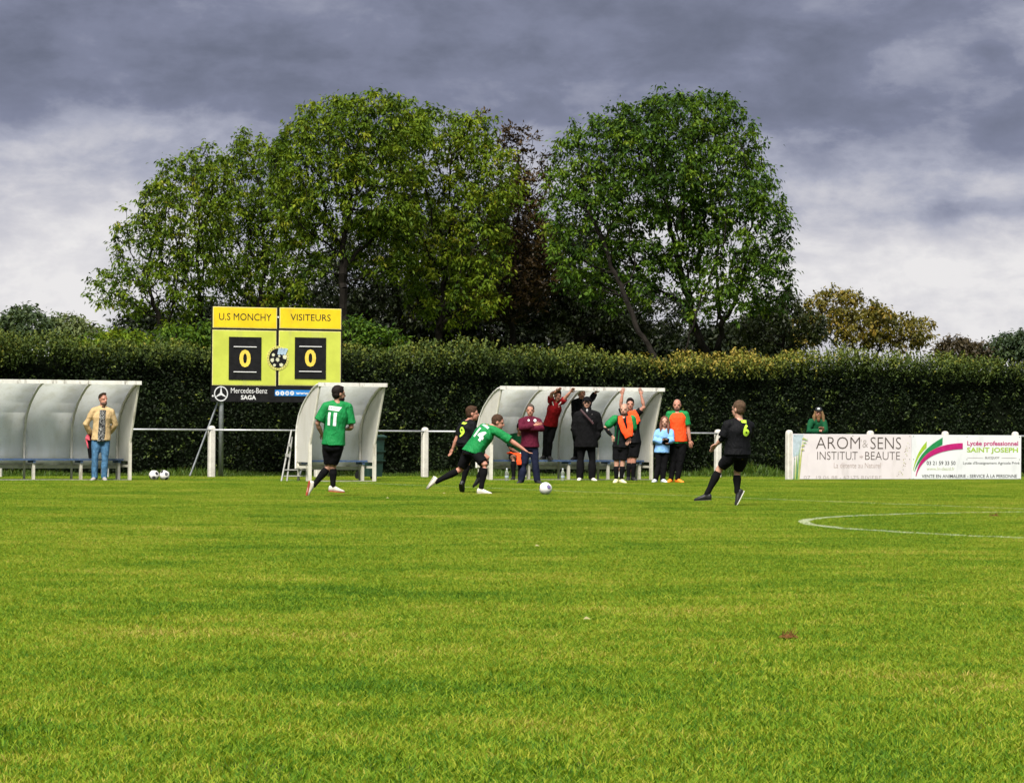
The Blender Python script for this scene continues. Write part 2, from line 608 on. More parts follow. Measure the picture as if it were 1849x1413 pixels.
k.l.new(rr.outputs[0], iop.inputs['Rotation'])
rs = k.new('FunctionNodeRandomValue', data_type='FLOAT')
rs.inputs[2].default_value = 1.0; rs.inputs[3].default_value = 1.3; rs.inputs['Seed'].default_value = 9
k.l.new(rs.outputs[1], iop.inputs['Scale'])
k.l.new(iop.outputs[0], gout.inputs[0])
gmod = go.modifiers.new('scatter', 'NODES'); gmod.node_group = ng

# clods and fallen leaves lying on the turf
M_CLOD = plain('earth_clod', (0.13, 0.062, 0.022), 0.95, spec=0.05, bump=0.6, bscale=40)
def clod(px, py, size, label, seed):
    g = G(px, py); rg = random.Random(seed); q = MB()
    for i in range(16):
        a = rg.random() * 6.28; r_ = rg.random() ** 0.6 * size
        e = size * rg.uniform(0.16, 0.34)
        q.ball((g.x + math.cos(a) * r_, g.y + math.sin(a) * r_ * 0.8, 0.02 + e * 0.6 * (1 - r_ / size)), (e, e * 0.9, e * rg.uniform(0.5, 1.0)),
               Matrix.Rotation(rg.random() * 3, 3, 'Z'), 7, 5)
    for i in range(14):                       # dry blades of the torn sod
        a = rg.random() * 6.28; p = Vector((g.x + math.cos(a) * size * 0.6, g.y + math.sin(a) * size * 0.6, 0.02))
        q.tube([p, p + Vector((rg.uniform(-.04, .04), rg.uniform(-.04, .04), rg.uniform(.03, .07)))], [0.004, 0.001], 4)
    tag(q.build('turf_clod', M_CLOD), label, 'clod', 'torn clods of turf on the pitch')
clod(1423, 1157, 0.052, 'brown clod of torn turf lying below the centre circle in the foreground', 1)
clod(1795, 934, 0.06, 'small brown clod lying inside the white centre circle', 2)

M_FALLEN = leaf_mat('fallen_leaf', [(0, (0.28, 0.25, 0.08)), (1, (0.42, 0.38, 0.2))], 0.2)
for i, (px, py, lb) in enumerate([(802, 894, 'pale fallen leaf on the grass below the lunging green player'), (970, 992, 'pale fallen leaf lying on grass in mid pitch'),
                                  (1060, 1128, 'pale fallen leaf on the grass left of the brown clod'), (700, 903, 'tiny pale leaf on grass between the two green players')]):
    g = G(px, py) + Vector((0, 0, 0.04))
    vv, ff = leaf_quads(np.array([g[:]]), np.array([[1, .2, .1]]), np.array([[.1, -.6, 1.0]]), np.array([.05]), np.array([.03]))
    o = link('fallen_leaf', np_mesh('fallen_leaf', vv, ff, attrs={'tint': [.5 + .1 * i] * 4}), M_FALLEN)
    tag(o, lb, 'leaf', 'fallen leaves on the pitch')

# ------------------------------------------------------------------ hedge
HB = G(768, 859.3)
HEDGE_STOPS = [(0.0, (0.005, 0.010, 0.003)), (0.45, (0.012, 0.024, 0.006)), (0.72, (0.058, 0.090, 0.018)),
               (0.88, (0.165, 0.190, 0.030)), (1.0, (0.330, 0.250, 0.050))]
M_HEDGE = leaf_mat('hedge_leaf', HEDGE_STOPS, 0.22, 0.6, 0.7, 0.10, 0.16)
M_CORE = plain('hedge_core', (0.008, 0.011, 0.006), 1.0, var=0.5, scale=3, spec=0.0)  # near-black filler: the shade deep between the leaves put into its colour


def hedge():
    rg = np.random.default_rng(11)
    uu, nn, zz = (np.array(a[:]) for a in (UU, NN, Vector((0, 0, 1))))
    hb = np.array(HB[:])
    S0, S1, HT = -17.0, 21.0, 2.86
    def world(s_, w, z):                       # along, out of the face, up
        return hb + s_[:, None] * uu + w[:, None] * nn + z[:, None] * zz
    def wav(s_, z):
        return 0.10 * np.sin(s_ * 0.9 + z * 1.1) + 0.06 * np.sin(s_ * 2.3 - z * 2.2 + 1) + 0.04 * np.sin(s_ * 5.1 + z * 4.3)
    V = []; Fc = []; T = []; off = 0
    def put(c, ax, nr, L, Wd, t):
        nonlocal off
        v_, f_ = leaf_quads(c, ax, nr, L, Wd, 0.18)
        V.append(v_); Fc.append(f_ + off); T.append(np.repeat(t, 4)); off += len(v_)
    # face
    n = 84000
    s_ = S0 + (S1 - S0) * rg.random(n); z = 0.08 + (HT - 0.02) * rg.random(n)
    w = wav(s_, z) - 0.22 * rg.random(n) ** 1.3 + 0.05
    c = world(s_, w, z)
    nr = nn * (0.45 + 0.5 * rg.random((n, 1))) + rg.normal(0, 0.55, (n, 3)) + zz * 0.35
    ax = rg.normal(0, 0.6, (n, 3)) + uu * rg.choice([-1, 1], (n, 1)) * 0.5 - zz * 0.3
    brn = rg.random(n) < 0.004
    young = np.clip((z - 2.42 - 0.25 * np.sin(s_ * 1.9) * np.sin(s_ * 0.7 + 2)) / 0.6, 0, 1) * (rg.random(n) < .6)  # paler upper leaves: new growth, with the sunlit top also put into the tint
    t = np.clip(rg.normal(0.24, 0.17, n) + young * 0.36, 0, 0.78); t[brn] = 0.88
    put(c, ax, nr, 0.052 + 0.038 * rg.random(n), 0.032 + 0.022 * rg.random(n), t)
    # pale sprigs growing out of the face
    for i in range(230):
        s0 = S0 + (S1 - S0) * rg.random(); z0 = 0.15 + (HT - .3) * rg.random(); mct = rg.integers(7, 16)
        q = rg.random(mct)
        ss = s0 + rg.normal(0, 0.05, mct); zz_ = z0 + 0.22 * q + rg.normal(0, .03, mct)
        c = world(ss, wav(ss, zz_) + 0.07 + 0.06 * q, zz_)
        put(c, rg.normal(0, 0.5, (mct, 3)) + zz * .4 + nn * .3, nn * .5 + zz * .7 + rg.normal(0, .4, (mct, 3)),
            0.07 + 0.03 * rg.random(mct), 0.04 + 0.02 * rg.random(mct), np.clip(rg.normal(0.66, 0.07, mct), 0, .86))
    # unclipped shoots along the top
    def tall(s0):
        return 0.34 + 0.09 * math.sin(s0 * 0.55 + 1) + 0.06 * math.sin(s0 * 1.7) + 0.06 * math.sin(s0 * 4.1 + 2)
    for i in range(4600):
        s0 = S0 + (S1 - S0) * rg.random(); w0 = 0.10 - 1.0 * rg.random() ** 1.2
        z_base = HT - 0.14 - (0.32 * rg.random() ** 2 if w0 > -0.25 else 0)
        if w0 > -0.25:
            w0 = 0.06 + 0.10 * rg.random()
        hh = max(0.14, tall(s0) * rg.uniform(0.55, 1.35))
        mct = max(5, int(hh / 0.034)); q = np.linspace(0.0, 1, mct)
        lean = rg.normal(0, 0.13, 2)
        ss = s0 + lean[0] * q + rg.normal(0, .025, mct); ww = w0 + lean[1] * q + rg.normal(0, .025, mct)
        zz_ = z_base + hh * q
        c = world(ss, ww + 0.08 * np.sin(s0), zz_)
        yellow = 0.20 * math.exp(-((s0 - 8.2) / 3.0) ** 2)
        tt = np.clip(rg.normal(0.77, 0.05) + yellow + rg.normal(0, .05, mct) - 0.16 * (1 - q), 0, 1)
        put(c, rg.normal(0, .6, (mct, 3)) + zz * .35, zz * .8 + rg.normal(0, .5, (mct, 3)) + nn * .2,
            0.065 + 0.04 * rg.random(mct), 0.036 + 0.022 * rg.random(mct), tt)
    root = empty('hedge', HB, TH)
    tag(root, 'tall clipped dark green hedge with leafy shoots along its top', 'hedge')
    V = np.concatenate(V); Fc = np.concatenate(Fc); T = np.concatenate(T)
    link('foliage', np_mesh('foliage', V, Fc, attrs={'tint': T}), M_HEDGE, root, True)['kind'] = 'stuff'
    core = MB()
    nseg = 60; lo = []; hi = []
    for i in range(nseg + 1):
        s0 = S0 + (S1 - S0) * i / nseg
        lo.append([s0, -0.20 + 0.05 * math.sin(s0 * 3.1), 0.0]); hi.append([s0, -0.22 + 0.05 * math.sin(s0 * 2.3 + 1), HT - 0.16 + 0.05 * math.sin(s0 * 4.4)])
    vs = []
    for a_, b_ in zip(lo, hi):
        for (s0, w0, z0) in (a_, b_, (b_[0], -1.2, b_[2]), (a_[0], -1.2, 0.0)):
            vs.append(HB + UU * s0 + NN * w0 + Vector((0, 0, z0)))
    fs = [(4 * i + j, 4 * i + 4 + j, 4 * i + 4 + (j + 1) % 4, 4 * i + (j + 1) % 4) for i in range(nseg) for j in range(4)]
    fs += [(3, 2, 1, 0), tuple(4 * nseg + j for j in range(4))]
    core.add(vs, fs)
    core.build('shade_core', M_CORE, root, True)

hedge()


def undergrowth():
    """longer grass and weeds between railing and hedge"""
    rg = np.random.default_rng(5)
    n = 30000
    s_ = rg.uniform(-17, 21, n); w = 0.15 + 2.0 * rg.random(n) ** 1.6
    hb = np.array(HB[:]); uu = np.array(UU[:]); nn = np.array(NN[:])
    base = hb + s_[:, None] * uu + w[:, None] * nn
    patch = 0.5 + 0.5 * np.sin(s_ * 1.3) * np.sin(s_ * 0.37 + 1)
    h = (0.05 + 0.16 * rg.random(n) * patch) * np.clip(1.5 - w * 0.6, 0.35, 1.3)
    bush = np.exp(-((s_ - 8.6) / 0.9) ** 2) * (w < 1.0)
    h += bush * 0.28 * rg.random(n)
    la = rg.random(n) * 6.283
    ld = np.stack([np.cos(la), np.sin(la), np.zeros(n)], 1) * (h * rg.uniform(.2, .9, n))[:, None]
    ax = ld + np.stack([0 * h, 0 * h, h], 1)
    v, f = leaf_quads(base + ax * 0.5, ax, rg.normal(0, 1, (n, 3)), np.linalg.norm(ax, axis=1), 0.012 + 0.02 * rg.random(n) * (0.6 + bush), 0.1)
    t = np.repeat(np.clip(rg.normal(0.5, 0.2, n), 0, 1), 4)
    o = link('undergrowth', np_mesh('undergrowth', v, f, attrs={'tint': t}),
             leaf_mat('weed_leaf', [(0, (0.025, 0.06, 0.006)), (0.6, (0.07, 0.13, 0.012)), (1, (0.15, 0.18, 0.03))], 0.3))
    tag(o, 'longer rough grass and weeds at the foot of the hedge', 'undergrowth', kind='stuff')

undergrowth()

# ------------------------------------------------------------------ trees
M_BARK = plain('bark', (0.014, 0.012, 0.010), 0.95, var=0.35, scale=4, bump=0.5, bscale=14, spec=0.1)
ASH = [(0.0, (0.011, 0.022, 0.006)), (0.35, (0.044, 0.090, 0.009)), (0.65, (0.130, 0.202, 0.013)), (0.9, (0.245, 0.290, 0.020)), (1.0, (0.28, 0.25, 0.04))]
M_ASH = leaf_mat('ash_leaf', ASH, 0.34, 0.6, 0.28, 0.22, 0.15)
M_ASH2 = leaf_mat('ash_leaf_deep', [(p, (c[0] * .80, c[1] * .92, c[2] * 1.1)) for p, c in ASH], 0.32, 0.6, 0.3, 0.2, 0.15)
M_COPPER = leaf_mat('copper_leaf', [(0, (0.013, 0.010, 0.006)), (0.4, (0.036, 0.025, 0.010)), (0.75, (0.090, 0.055, 0.018)), (1, (0.16, 0.095, 0.028))], 0.25, 0.55, 0.4, 0.2)
M_AUTUMN = leaf_mat('autumn_leaf', [(0, (0.030, 0.036, 0.008)), (0.4, (0.100, 0.100, 0.014)), (0.7, (0.210, 0.165, 0.022)), (1, (0.33, 0.20, 0.03))], 0.3, 0.55, 0.4, 0.3)
M_UNDER = leaf_mat('understorey_leaf', [(0, (0.004, 0.007, 0.003)), (0.5, (0.011, 0.019, 0.005)), (1, (0.040, 0.055, 0.010))], 0.2, 0.5, 0.4, 0.15)  # dark foliage, with the deep shade under the crowns put into the leaf colours
M_FAR = leaf_mat('far_leaf', [(0, (0.036, 0.060, 0.032)), (0.5, (0.075, 0.115, 0.040)), (1, (0.15, 0.18, 0.06))], 0.25, 0.6, 0.15, 0.25)
M_FARB = leaf_mat('far_leaf_brown', [(0, (0.040, 0.034, 0.024)), (0.5, (0.085, 0.065, 0.03)), (1, (0.14, 0.11, 0.04))], 0.25, 0.6, 0.15, 0.25)


def sprays(cen, rg, per, size, leaf, droop=0.5, tint=0.5, tvar=0.14):
    """a spray of leaflets round each centre"""
    n = len(cen)
    ct = np.repeat(cen, per, 0)
    d = rg.normal(0, 1, (n * per, 3)); d /= np.linalg.norm(d, axis=1, keepdims=True)
    d[:, 2] = d[:, 2] * 0.75 - droop * 0.35
    rad = size * np.abs(rg.normal(0, .62, (n * per, 1)))
    c = ct + d * rad
    ax = d + rg.normal(0, .35, d.shape); ax[:, 2] -= droop
    nr = rg.normal(0, .6, d.shape); nr[:, 2] += 0.9
    L = leaf * (0.7 + 0.6 * rg.random(n * per)); Wd = L * (0.36 + 0.14 * rg.random(n * per))
    v, f = leaf_quads(c, ax, nr, L, Wd, 0.15)
    base = np.repeat(np.clip(rg.normal(tint, tvar, n), 0, 1), per)
    t = np.clip(base + rg.normal(0, 0.07, n * per), 0, 1)
    return v, f, np.repeat(t, 4)


def in_lobes(lobes, Y, n, rg, shell):
    """points spread through the lobes (px, py, half width px, half height px, depth offset m)"""
    pts = []
    vol = np.array([l[2] * l[3] * max(l[2], l[3]) for l in lobes], float); vol /= vol.sum()
    mpp = Y / F
    for l, c in zip(lobes, rg.multinomial(n, vol)):
        ctr = np.array(U(l[0], l[1], Y + l[4])[:])
        d = rg.normal(0, 1, (c, 3)); d /= np.maximum(np.linalg.norm(d, axis=1, keepdims=True), 1e-6)
        r_ = rg.random((c, 1)) ** (1 / 3.0)
        r_ = shell + (1 - shell) * r_
        ax = np.array([l[2], 0.85 * max(l[2], l[3] * .8), l[3]]) * mpp
        pts.append(ctr + d * r_ * ax)
    return np.concatenate(pts)


def tree(name, label, base_px, Y, lobes, mat, seed, n_attr=520, kill=0.24, step=0.19, trunk_z=3.0, r_tip=0.0078, per=25, size=0.32, leaf=0.15,
         stems=1, tint=0.5, group=None, clus=2, shell=0.25, droop=0.5, thin=0.06, spread=0.9):
    rg = np.random.default_rng(seed)
    A = in_lobes(lobes, Y, int(n_attr * 4.2), rg, shell)
    A = A[A[:, 2] > 1.2]
    g = U(base_px, 800, Y); base = np.array([g.x, g.y, 0.0])
    nodes = []; par = []
    for q in range(stems):                       # bare trunk or trunks
        b0 = base + np.array([rg.uniform(-1, 1), rg.uniform(-1, 1), 0]) * (0.0 if stems == 1 else spread)
        top = base + (b0 - base) * 1.12 + np.array([0, 0, trunk_z * rg.uniform(0.9, 1.2)])
        prev = -1
        for i in range(max(3, int(trunk_z / step)) + 1):
            u = i / max(3, int(trunk_z / step))
            nodes.append(b0 * (1 - u) + top * u + rg.normal(0, .04, 3) * (u > 0)); par.append(prev); prev = len(nodes) - 1
    N = [np.array(p) for p in nodes]
    arr = np.array(N)
    dist = np.linalg.norm(A[:, None] - arr[None], axis=2); near = dist.argmin(1); dmin = dist.min(1)
    alive = np.ones(len(A), bool)
    for it in range(220):
        act = np.where(alive & (dmin < (30 if it < 60 else 3.0)))[0]
        if len(act) == 0:
            break
        acc = {}
        for a_ in act:
            d = A[a_] - N[near[a_]]
            acc.setdefault(near[a_], []).append(d / (np.linalg.norm(d) + 1e-6))
        newp = []
        for i, ds in acc.items():
            d = np.mean(ds, 0) + rg.normal(0, .18, 3) + np.array([0, 0, 0.08])
            d /= np.linalg.norm(d) + 1e-6
            newp.append(N[i] + d * step); par.append(int(i))
        st = len(N); N.extend(newp)
        arr = np.array(newp)
        dd = np.linalg.norm(A[:, None] - arr[None], axis=2)
        j = dd.argmin(1); dm = dd.min(1)
        up_ = dm < dmin
        near[up_] = st + j[up_]; dmin[up_] = dm[up_]
        alive &= dmin > kill
    P = np.array(N); par = np.array(par)
    # thickness by the pipe model
    r2 = np.zeros(len(P)); ch = np.zeros(len(P), int)
    for i in range(len(P)):
        if par[i] >= 0:
            ch[par[i]] += 1
    for i in range(len(P) - 1, -1, -1):
        if ch[i] == 0:
            r2[i] = r_tip ** 2.2
        if par[i] >= 0:
            r2[par[i]] += r2[i]
    rad = r2 ** (1 / 2.2)
    root = empty(name, (g.x, g.y, 0))
    tag(root, label, 'tree', group)
    parts = {'trunk': MB(), 'branches': MB()}
    for i in range(len(P)):
        if par[i] < 0:
            continue
        a_, b_ = Vector(P[par[i]]), Vector(P[i])
        ra, rb = min(rad[par[i]], rad[i] * 1.5), rad[i]
        key = 'trunk' if rad[i] > 0.09 else 'branches'
        ov = (b_ - a_) * 0.08
        parts[key].tube([a_ - ov, b_ + ov], [ra, rb], 6 if ra > 0.05 else 4)
    for key, q in parts.items():
        if q.v:
            q.build(key, M_BARK, root, True)
            if key == 'branches':
                root.children[-1]['kind'] = 'stuff'
    ends = np.where(ch == 0)[0]
    near_end = np.unique(np.concatenate([ends, par[ends][par[ends] >= 0]]))
    near_end = near_end[rad[near_end] < thin]
    gp = par[par[ends]]; gp = gp[gp >= 0]; gp = gp[rg.random(len(gp)) < .45]
    cen = np.concatenate([P[near_end], P[gp]]) + rg.normal(0, 0.10, (len(near_end) + len(gp), 3))
    v, f, t = sprays(cen, rg, per, size, leaf, droop, tint)
    link('crown', np_mesh('crown', v, f, attrs={'tint': t}), mat, root, True)
    pass


TG = 'trees standing behind the hedge'
tree('ash_tree', 'loose crowned green ash with low drooping branch, leftmost of the big trees', 330, 124,
     [(335, 400, 88, 125, 0), (250, 440, 55, 70, 0.5), (215, 520, 62, 42, -.6), (370, 320, 55, 62, 0), (290, 520, 95, 70, 0), (290, 350, 42, 40, 0.4)], M_ASH, 21, 520,
     trunk_z=2.4, tint=0.56, group=TG, stems=2, per=19)
tree('ash_tree', 'green ash with rounded crown right behind the yellow scoreboard', 470, 128,
     [(455, 335, 85, 98, 0), (430, 440, 80, 90, .5), (510, 420, 70, 100, 0), (470, 520, 95, 70, 0)], M_ASH, 22, 540, trunk_z=2.6, tint=0.52, group=TG, per=20)
tree('ash_tree', 'tall broad ash with dark forked trunk, highest of the left clump', 618, 122,
     [(600, 270, 105, 100, 0), (680, 240, 95, 82, 0.4), (540, 330, 70, 100, -.4), (640, 350, 95, 70, 0), (700, 360, 70, 90, .5), (560, 430, 60, 70, 0), (690, 450, 60, 70, 1)],
     M_ASH, 23, 760, trunk_z=5.8, tint=0.56, group=TG)
tree('ash_tree', 'bright green ash crown between the forked ash and the copper tree', 770, 126,
     [(770, 275, 88, 88, 0), (845, 285, 68, 92, 0.4), (900, 330, 45, 75, -.5), (850, 420, 75, 110, 0), (770, 420, 70, 90, .6), (820, 520, 95, 75, 0)], M_ASH, 24, 700, trunk_z=3.6, tint=0.6, group=TG)
tree('copper_tree', 'narrow brown leaved tree in the gap between the two green clumps', 925, 130,
     [(932, 272, 40, 52, 0), (968, 325, 34, 50, 0.2), (868, 212, 20, 24, .5), (930, 400, 55, 100, 0), (900, 500, 70, 90, 0), (965, 480, 50, 90, .5)], M_COPPER, 25, 460,
     trunk_z=3.0, tint=0.5, group=TG, droop=-0.3)
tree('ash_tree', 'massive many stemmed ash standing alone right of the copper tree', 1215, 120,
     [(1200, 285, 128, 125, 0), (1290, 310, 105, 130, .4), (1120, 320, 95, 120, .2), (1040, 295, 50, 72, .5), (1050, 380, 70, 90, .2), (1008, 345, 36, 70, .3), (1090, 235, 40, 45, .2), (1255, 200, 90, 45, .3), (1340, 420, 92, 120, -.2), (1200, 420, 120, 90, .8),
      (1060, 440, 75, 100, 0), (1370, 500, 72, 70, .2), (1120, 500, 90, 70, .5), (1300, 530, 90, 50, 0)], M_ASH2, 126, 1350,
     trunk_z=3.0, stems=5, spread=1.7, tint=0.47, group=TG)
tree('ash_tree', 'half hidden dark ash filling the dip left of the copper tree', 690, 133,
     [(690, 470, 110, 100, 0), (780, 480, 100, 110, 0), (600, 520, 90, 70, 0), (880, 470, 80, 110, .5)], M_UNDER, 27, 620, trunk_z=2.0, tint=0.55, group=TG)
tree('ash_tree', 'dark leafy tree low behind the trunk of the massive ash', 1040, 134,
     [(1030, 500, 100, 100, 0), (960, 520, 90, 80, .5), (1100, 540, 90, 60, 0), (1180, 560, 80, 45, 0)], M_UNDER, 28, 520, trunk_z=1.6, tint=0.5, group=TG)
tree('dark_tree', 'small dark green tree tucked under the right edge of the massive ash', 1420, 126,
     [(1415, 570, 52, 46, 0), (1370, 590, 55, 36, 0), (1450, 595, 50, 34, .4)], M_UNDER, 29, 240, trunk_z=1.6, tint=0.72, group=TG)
tree('autumn_tree', 'low spreading tree turning brown and gold, rightmost behind the hedge', 1540, 132,
     [(1510, 562, 50, 46, 0), (1560, 590, 75, 40, 0), (1630, 600, 55, 34, 0), (1470, 590, 40, 40, .4), (1662, 600, 24, 24, 0)], M_AUTUMN, 30, 430,
     trunk_z=1.8, tint=0.5, group=TG)


def bush(name, label, base_px, Y, lobes, mat, seed, n=420, per=9, size=0.5, leaf=0.24, tint=0.5, group=None, cat='tree'):
    """a full tree or shrub seen small: stem, boughs and leaf sprays through its volume"""
    rg = np.random.default_rng(seed)
    A = in_lobes(lobes, Y, n, rg, 0.35)
    A = A[A[:, 2] > 0.3]
    g = U(base_px, 800, Y)
    root = empty(name, (g.x, g.y, 0)); tag(root, label, cat, group)
    q = MB()
    fork = Vector((g.x, g.y, 1.4))
    q.tube([(g.x, g.y, -.05), fork], [0.2, 0.14], 7)
    for a_ in A[::max(1, n // 24)]:
        a_ = Vector(a_); mid = fork.lerp(a_, .5) + Vector((0, 0, .3))
        q.tube([fork, mid, a_], [0.09, 0.05, 0.015], 5)
    q.build('trunk', M_BARK, root, True)
    v, f, t = sprays(A, rg, per, size, leaf, 0.3, tint)
    link('crown', np_mesh('crown', v, f, attrs={'tint': t}), mat, root, True)

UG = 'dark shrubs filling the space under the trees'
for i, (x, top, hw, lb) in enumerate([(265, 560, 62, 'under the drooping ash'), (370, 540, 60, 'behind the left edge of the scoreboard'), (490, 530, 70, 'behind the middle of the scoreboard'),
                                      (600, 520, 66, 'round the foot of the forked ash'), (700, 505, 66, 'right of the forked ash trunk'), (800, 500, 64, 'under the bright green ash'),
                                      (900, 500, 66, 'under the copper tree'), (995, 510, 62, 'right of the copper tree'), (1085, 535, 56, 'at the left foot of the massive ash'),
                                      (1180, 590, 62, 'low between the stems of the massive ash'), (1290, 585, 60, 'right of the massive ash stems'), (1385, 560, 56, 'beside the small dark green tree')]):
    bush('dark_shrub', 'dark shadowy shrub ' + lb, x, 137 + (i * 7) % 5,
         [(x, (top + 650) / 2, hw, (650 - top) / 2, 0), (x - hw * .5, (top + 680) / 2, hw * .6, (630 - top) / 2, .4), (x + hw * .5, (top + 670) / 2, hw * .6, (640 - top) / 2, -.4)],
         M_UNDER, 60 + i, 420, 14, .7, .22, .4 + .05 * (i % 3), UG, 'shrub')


FG = 'distant trees along the horizon'
bush('far_tree', 'distant dark green tree at the far left edge above the hedge', 50, 190, [(45, 590, 48, 38, 0), (5, 600, 36, 34, 0)], M_FAR, 41, 520, tint=.3, group=FG)
bush('far_tree', 'distant paler tree between the far left tree and the drooping ash', 115, 200, [(118, 596, 42, 28, 0), (150, 606, 40, 22, 0)], M_FAR, 42, 420, tint=.75, group=FG)
bush('far_tree', 'distant brown tree low on the horizon right of the autumn tree', 1730, 210, [(1725, 635, 38, 26, 0), (1768, 640, 36, 22, 0)], M_FARB, 43, 420, tint=.3, group=FG)
bush('far_tree', 'distant grey green tree at the far right edge above the hedge', 1830, 210, [(1820, 628, 32, 26, 0), (1855, 622, 30, 26, 0), (1788, 640, 26, 20, 0)], M_FAR, 44, 480, tint=.2, group=FG)
SG = 'shrubs growing over the hedge top'
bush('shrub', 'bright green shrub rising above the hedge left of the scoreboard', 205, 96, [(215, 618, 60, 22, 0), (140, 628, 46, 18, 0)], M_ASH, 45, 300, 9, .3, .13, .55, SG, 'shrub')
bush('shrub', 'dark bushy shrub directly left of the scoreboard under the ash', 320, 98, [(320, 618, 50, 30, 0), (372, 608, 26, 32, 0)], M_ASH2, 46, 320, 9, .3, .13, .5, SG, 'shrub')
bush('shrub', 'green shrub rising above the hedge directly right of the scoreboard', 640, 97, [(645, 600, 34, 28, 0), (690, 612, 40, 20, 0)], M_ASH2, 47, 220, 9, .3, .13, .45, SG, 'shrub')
# ------------------------------------------------------------------ dugouts
def sheet_mat(name, col, streak, glow):
    m, k, b, out = new_mat(name)
    tc = k.new('ShaderNodeTexCoord').outputs['Object']
    n1 = k.noise(k.scale(tc, (3, 3, .8)), 1.6, 5, 0.6)
    n2 = k.noise(tc, 22, 3, 0.6)
    c = k.mix(k.smooth(n1, 0.42, 0.72, 0, 0.45), (*col, 1), (col[0] * .78, col[1] * .77, col[2] * .70, 1))
    c = k.mix(k.smooth(n2, 0.55, 0.8, 0, 0.25), c, (0.36, 0.35, 0.30, 1))
    low = k.smooth(k.sep(tc)[2], 0.42, 0.27, 0.0, streak)          # rain splash and moss along the bottom edge
    c = k.mix(k.math('MULTIPLY', low, k.smooth(k.noise(tc, 5, 4), .35, .65)), c, (0.16, 0.15, 0.11, 1))
    k.put(b.inputs['Base Color'], c); b.inputs['Roughness'].default_value = 0.5
    tr = k.new('ShaderNodeBsdfTranslucent'); k.put(tr.inputs['Color'], k.mix(1.0, c, (1.25, 1.25, 1.2, 1), 'MULTIPLY'))   # thin polyester sheet lets daylight through
    mx = k.new('ShaderNodeMixShader'); mx.inputs[0].default_value = glow
    k.l.new(b.outputs[0], mx.inputs[1]); k.l.new(tr.outputs[0], mx.inputs[2]); k.l.new(mx.outputs[0], out.inputs[0])
    bp = k.new('ShaderNodeBump'); bp.inputs['Strength'].default_value = 0.25; bp.inputs['Distance'].default_value = 0.02
    k.put(bp.inputs['Height'], k.noise(tc, 2.2, 2)); k.l.new(bp.outputs[0], b.inputs['Normal'])
    return m

M_SHEET = sheet_mat('white_sheet', (0.87, 0.88, 0.89), 0.9, 0.55)
M_ENDSHEET = sheet_mat('cream_end_sheet', (0.76, 0.745, 0.70), 0.5, 0.3)
M_FRAME = plain('cream_frame_paint', (0.70, 0.675, 0.58), 0.45, var=0.1, dirt=((0.25, 0.21, 0.13), 0.7, 6))
M_FASCIA = plain('white_fascia', (0.80, 0.785, 0.73), 0.45, var=0.08, dirt=((0.16, 0.14, 0.10), 0.85, 9))
M_BENCH = plain('blue_bench', (0.075, 0.13, 0.26), 0.45, var=0.2, scale=14, dirt=((0.3, 0.32, 0.34), 0.4, 12))
PROFILE = [(0, .28), (0, .55), (0, .80), (-.01, 1.0), (-.05, 1.2), (-.15, 1.42), (-.33, 1.63), (-.55, 1.80), (-.80, 1.95), (-1.0, 2.03), (-1.15, 2.06)]


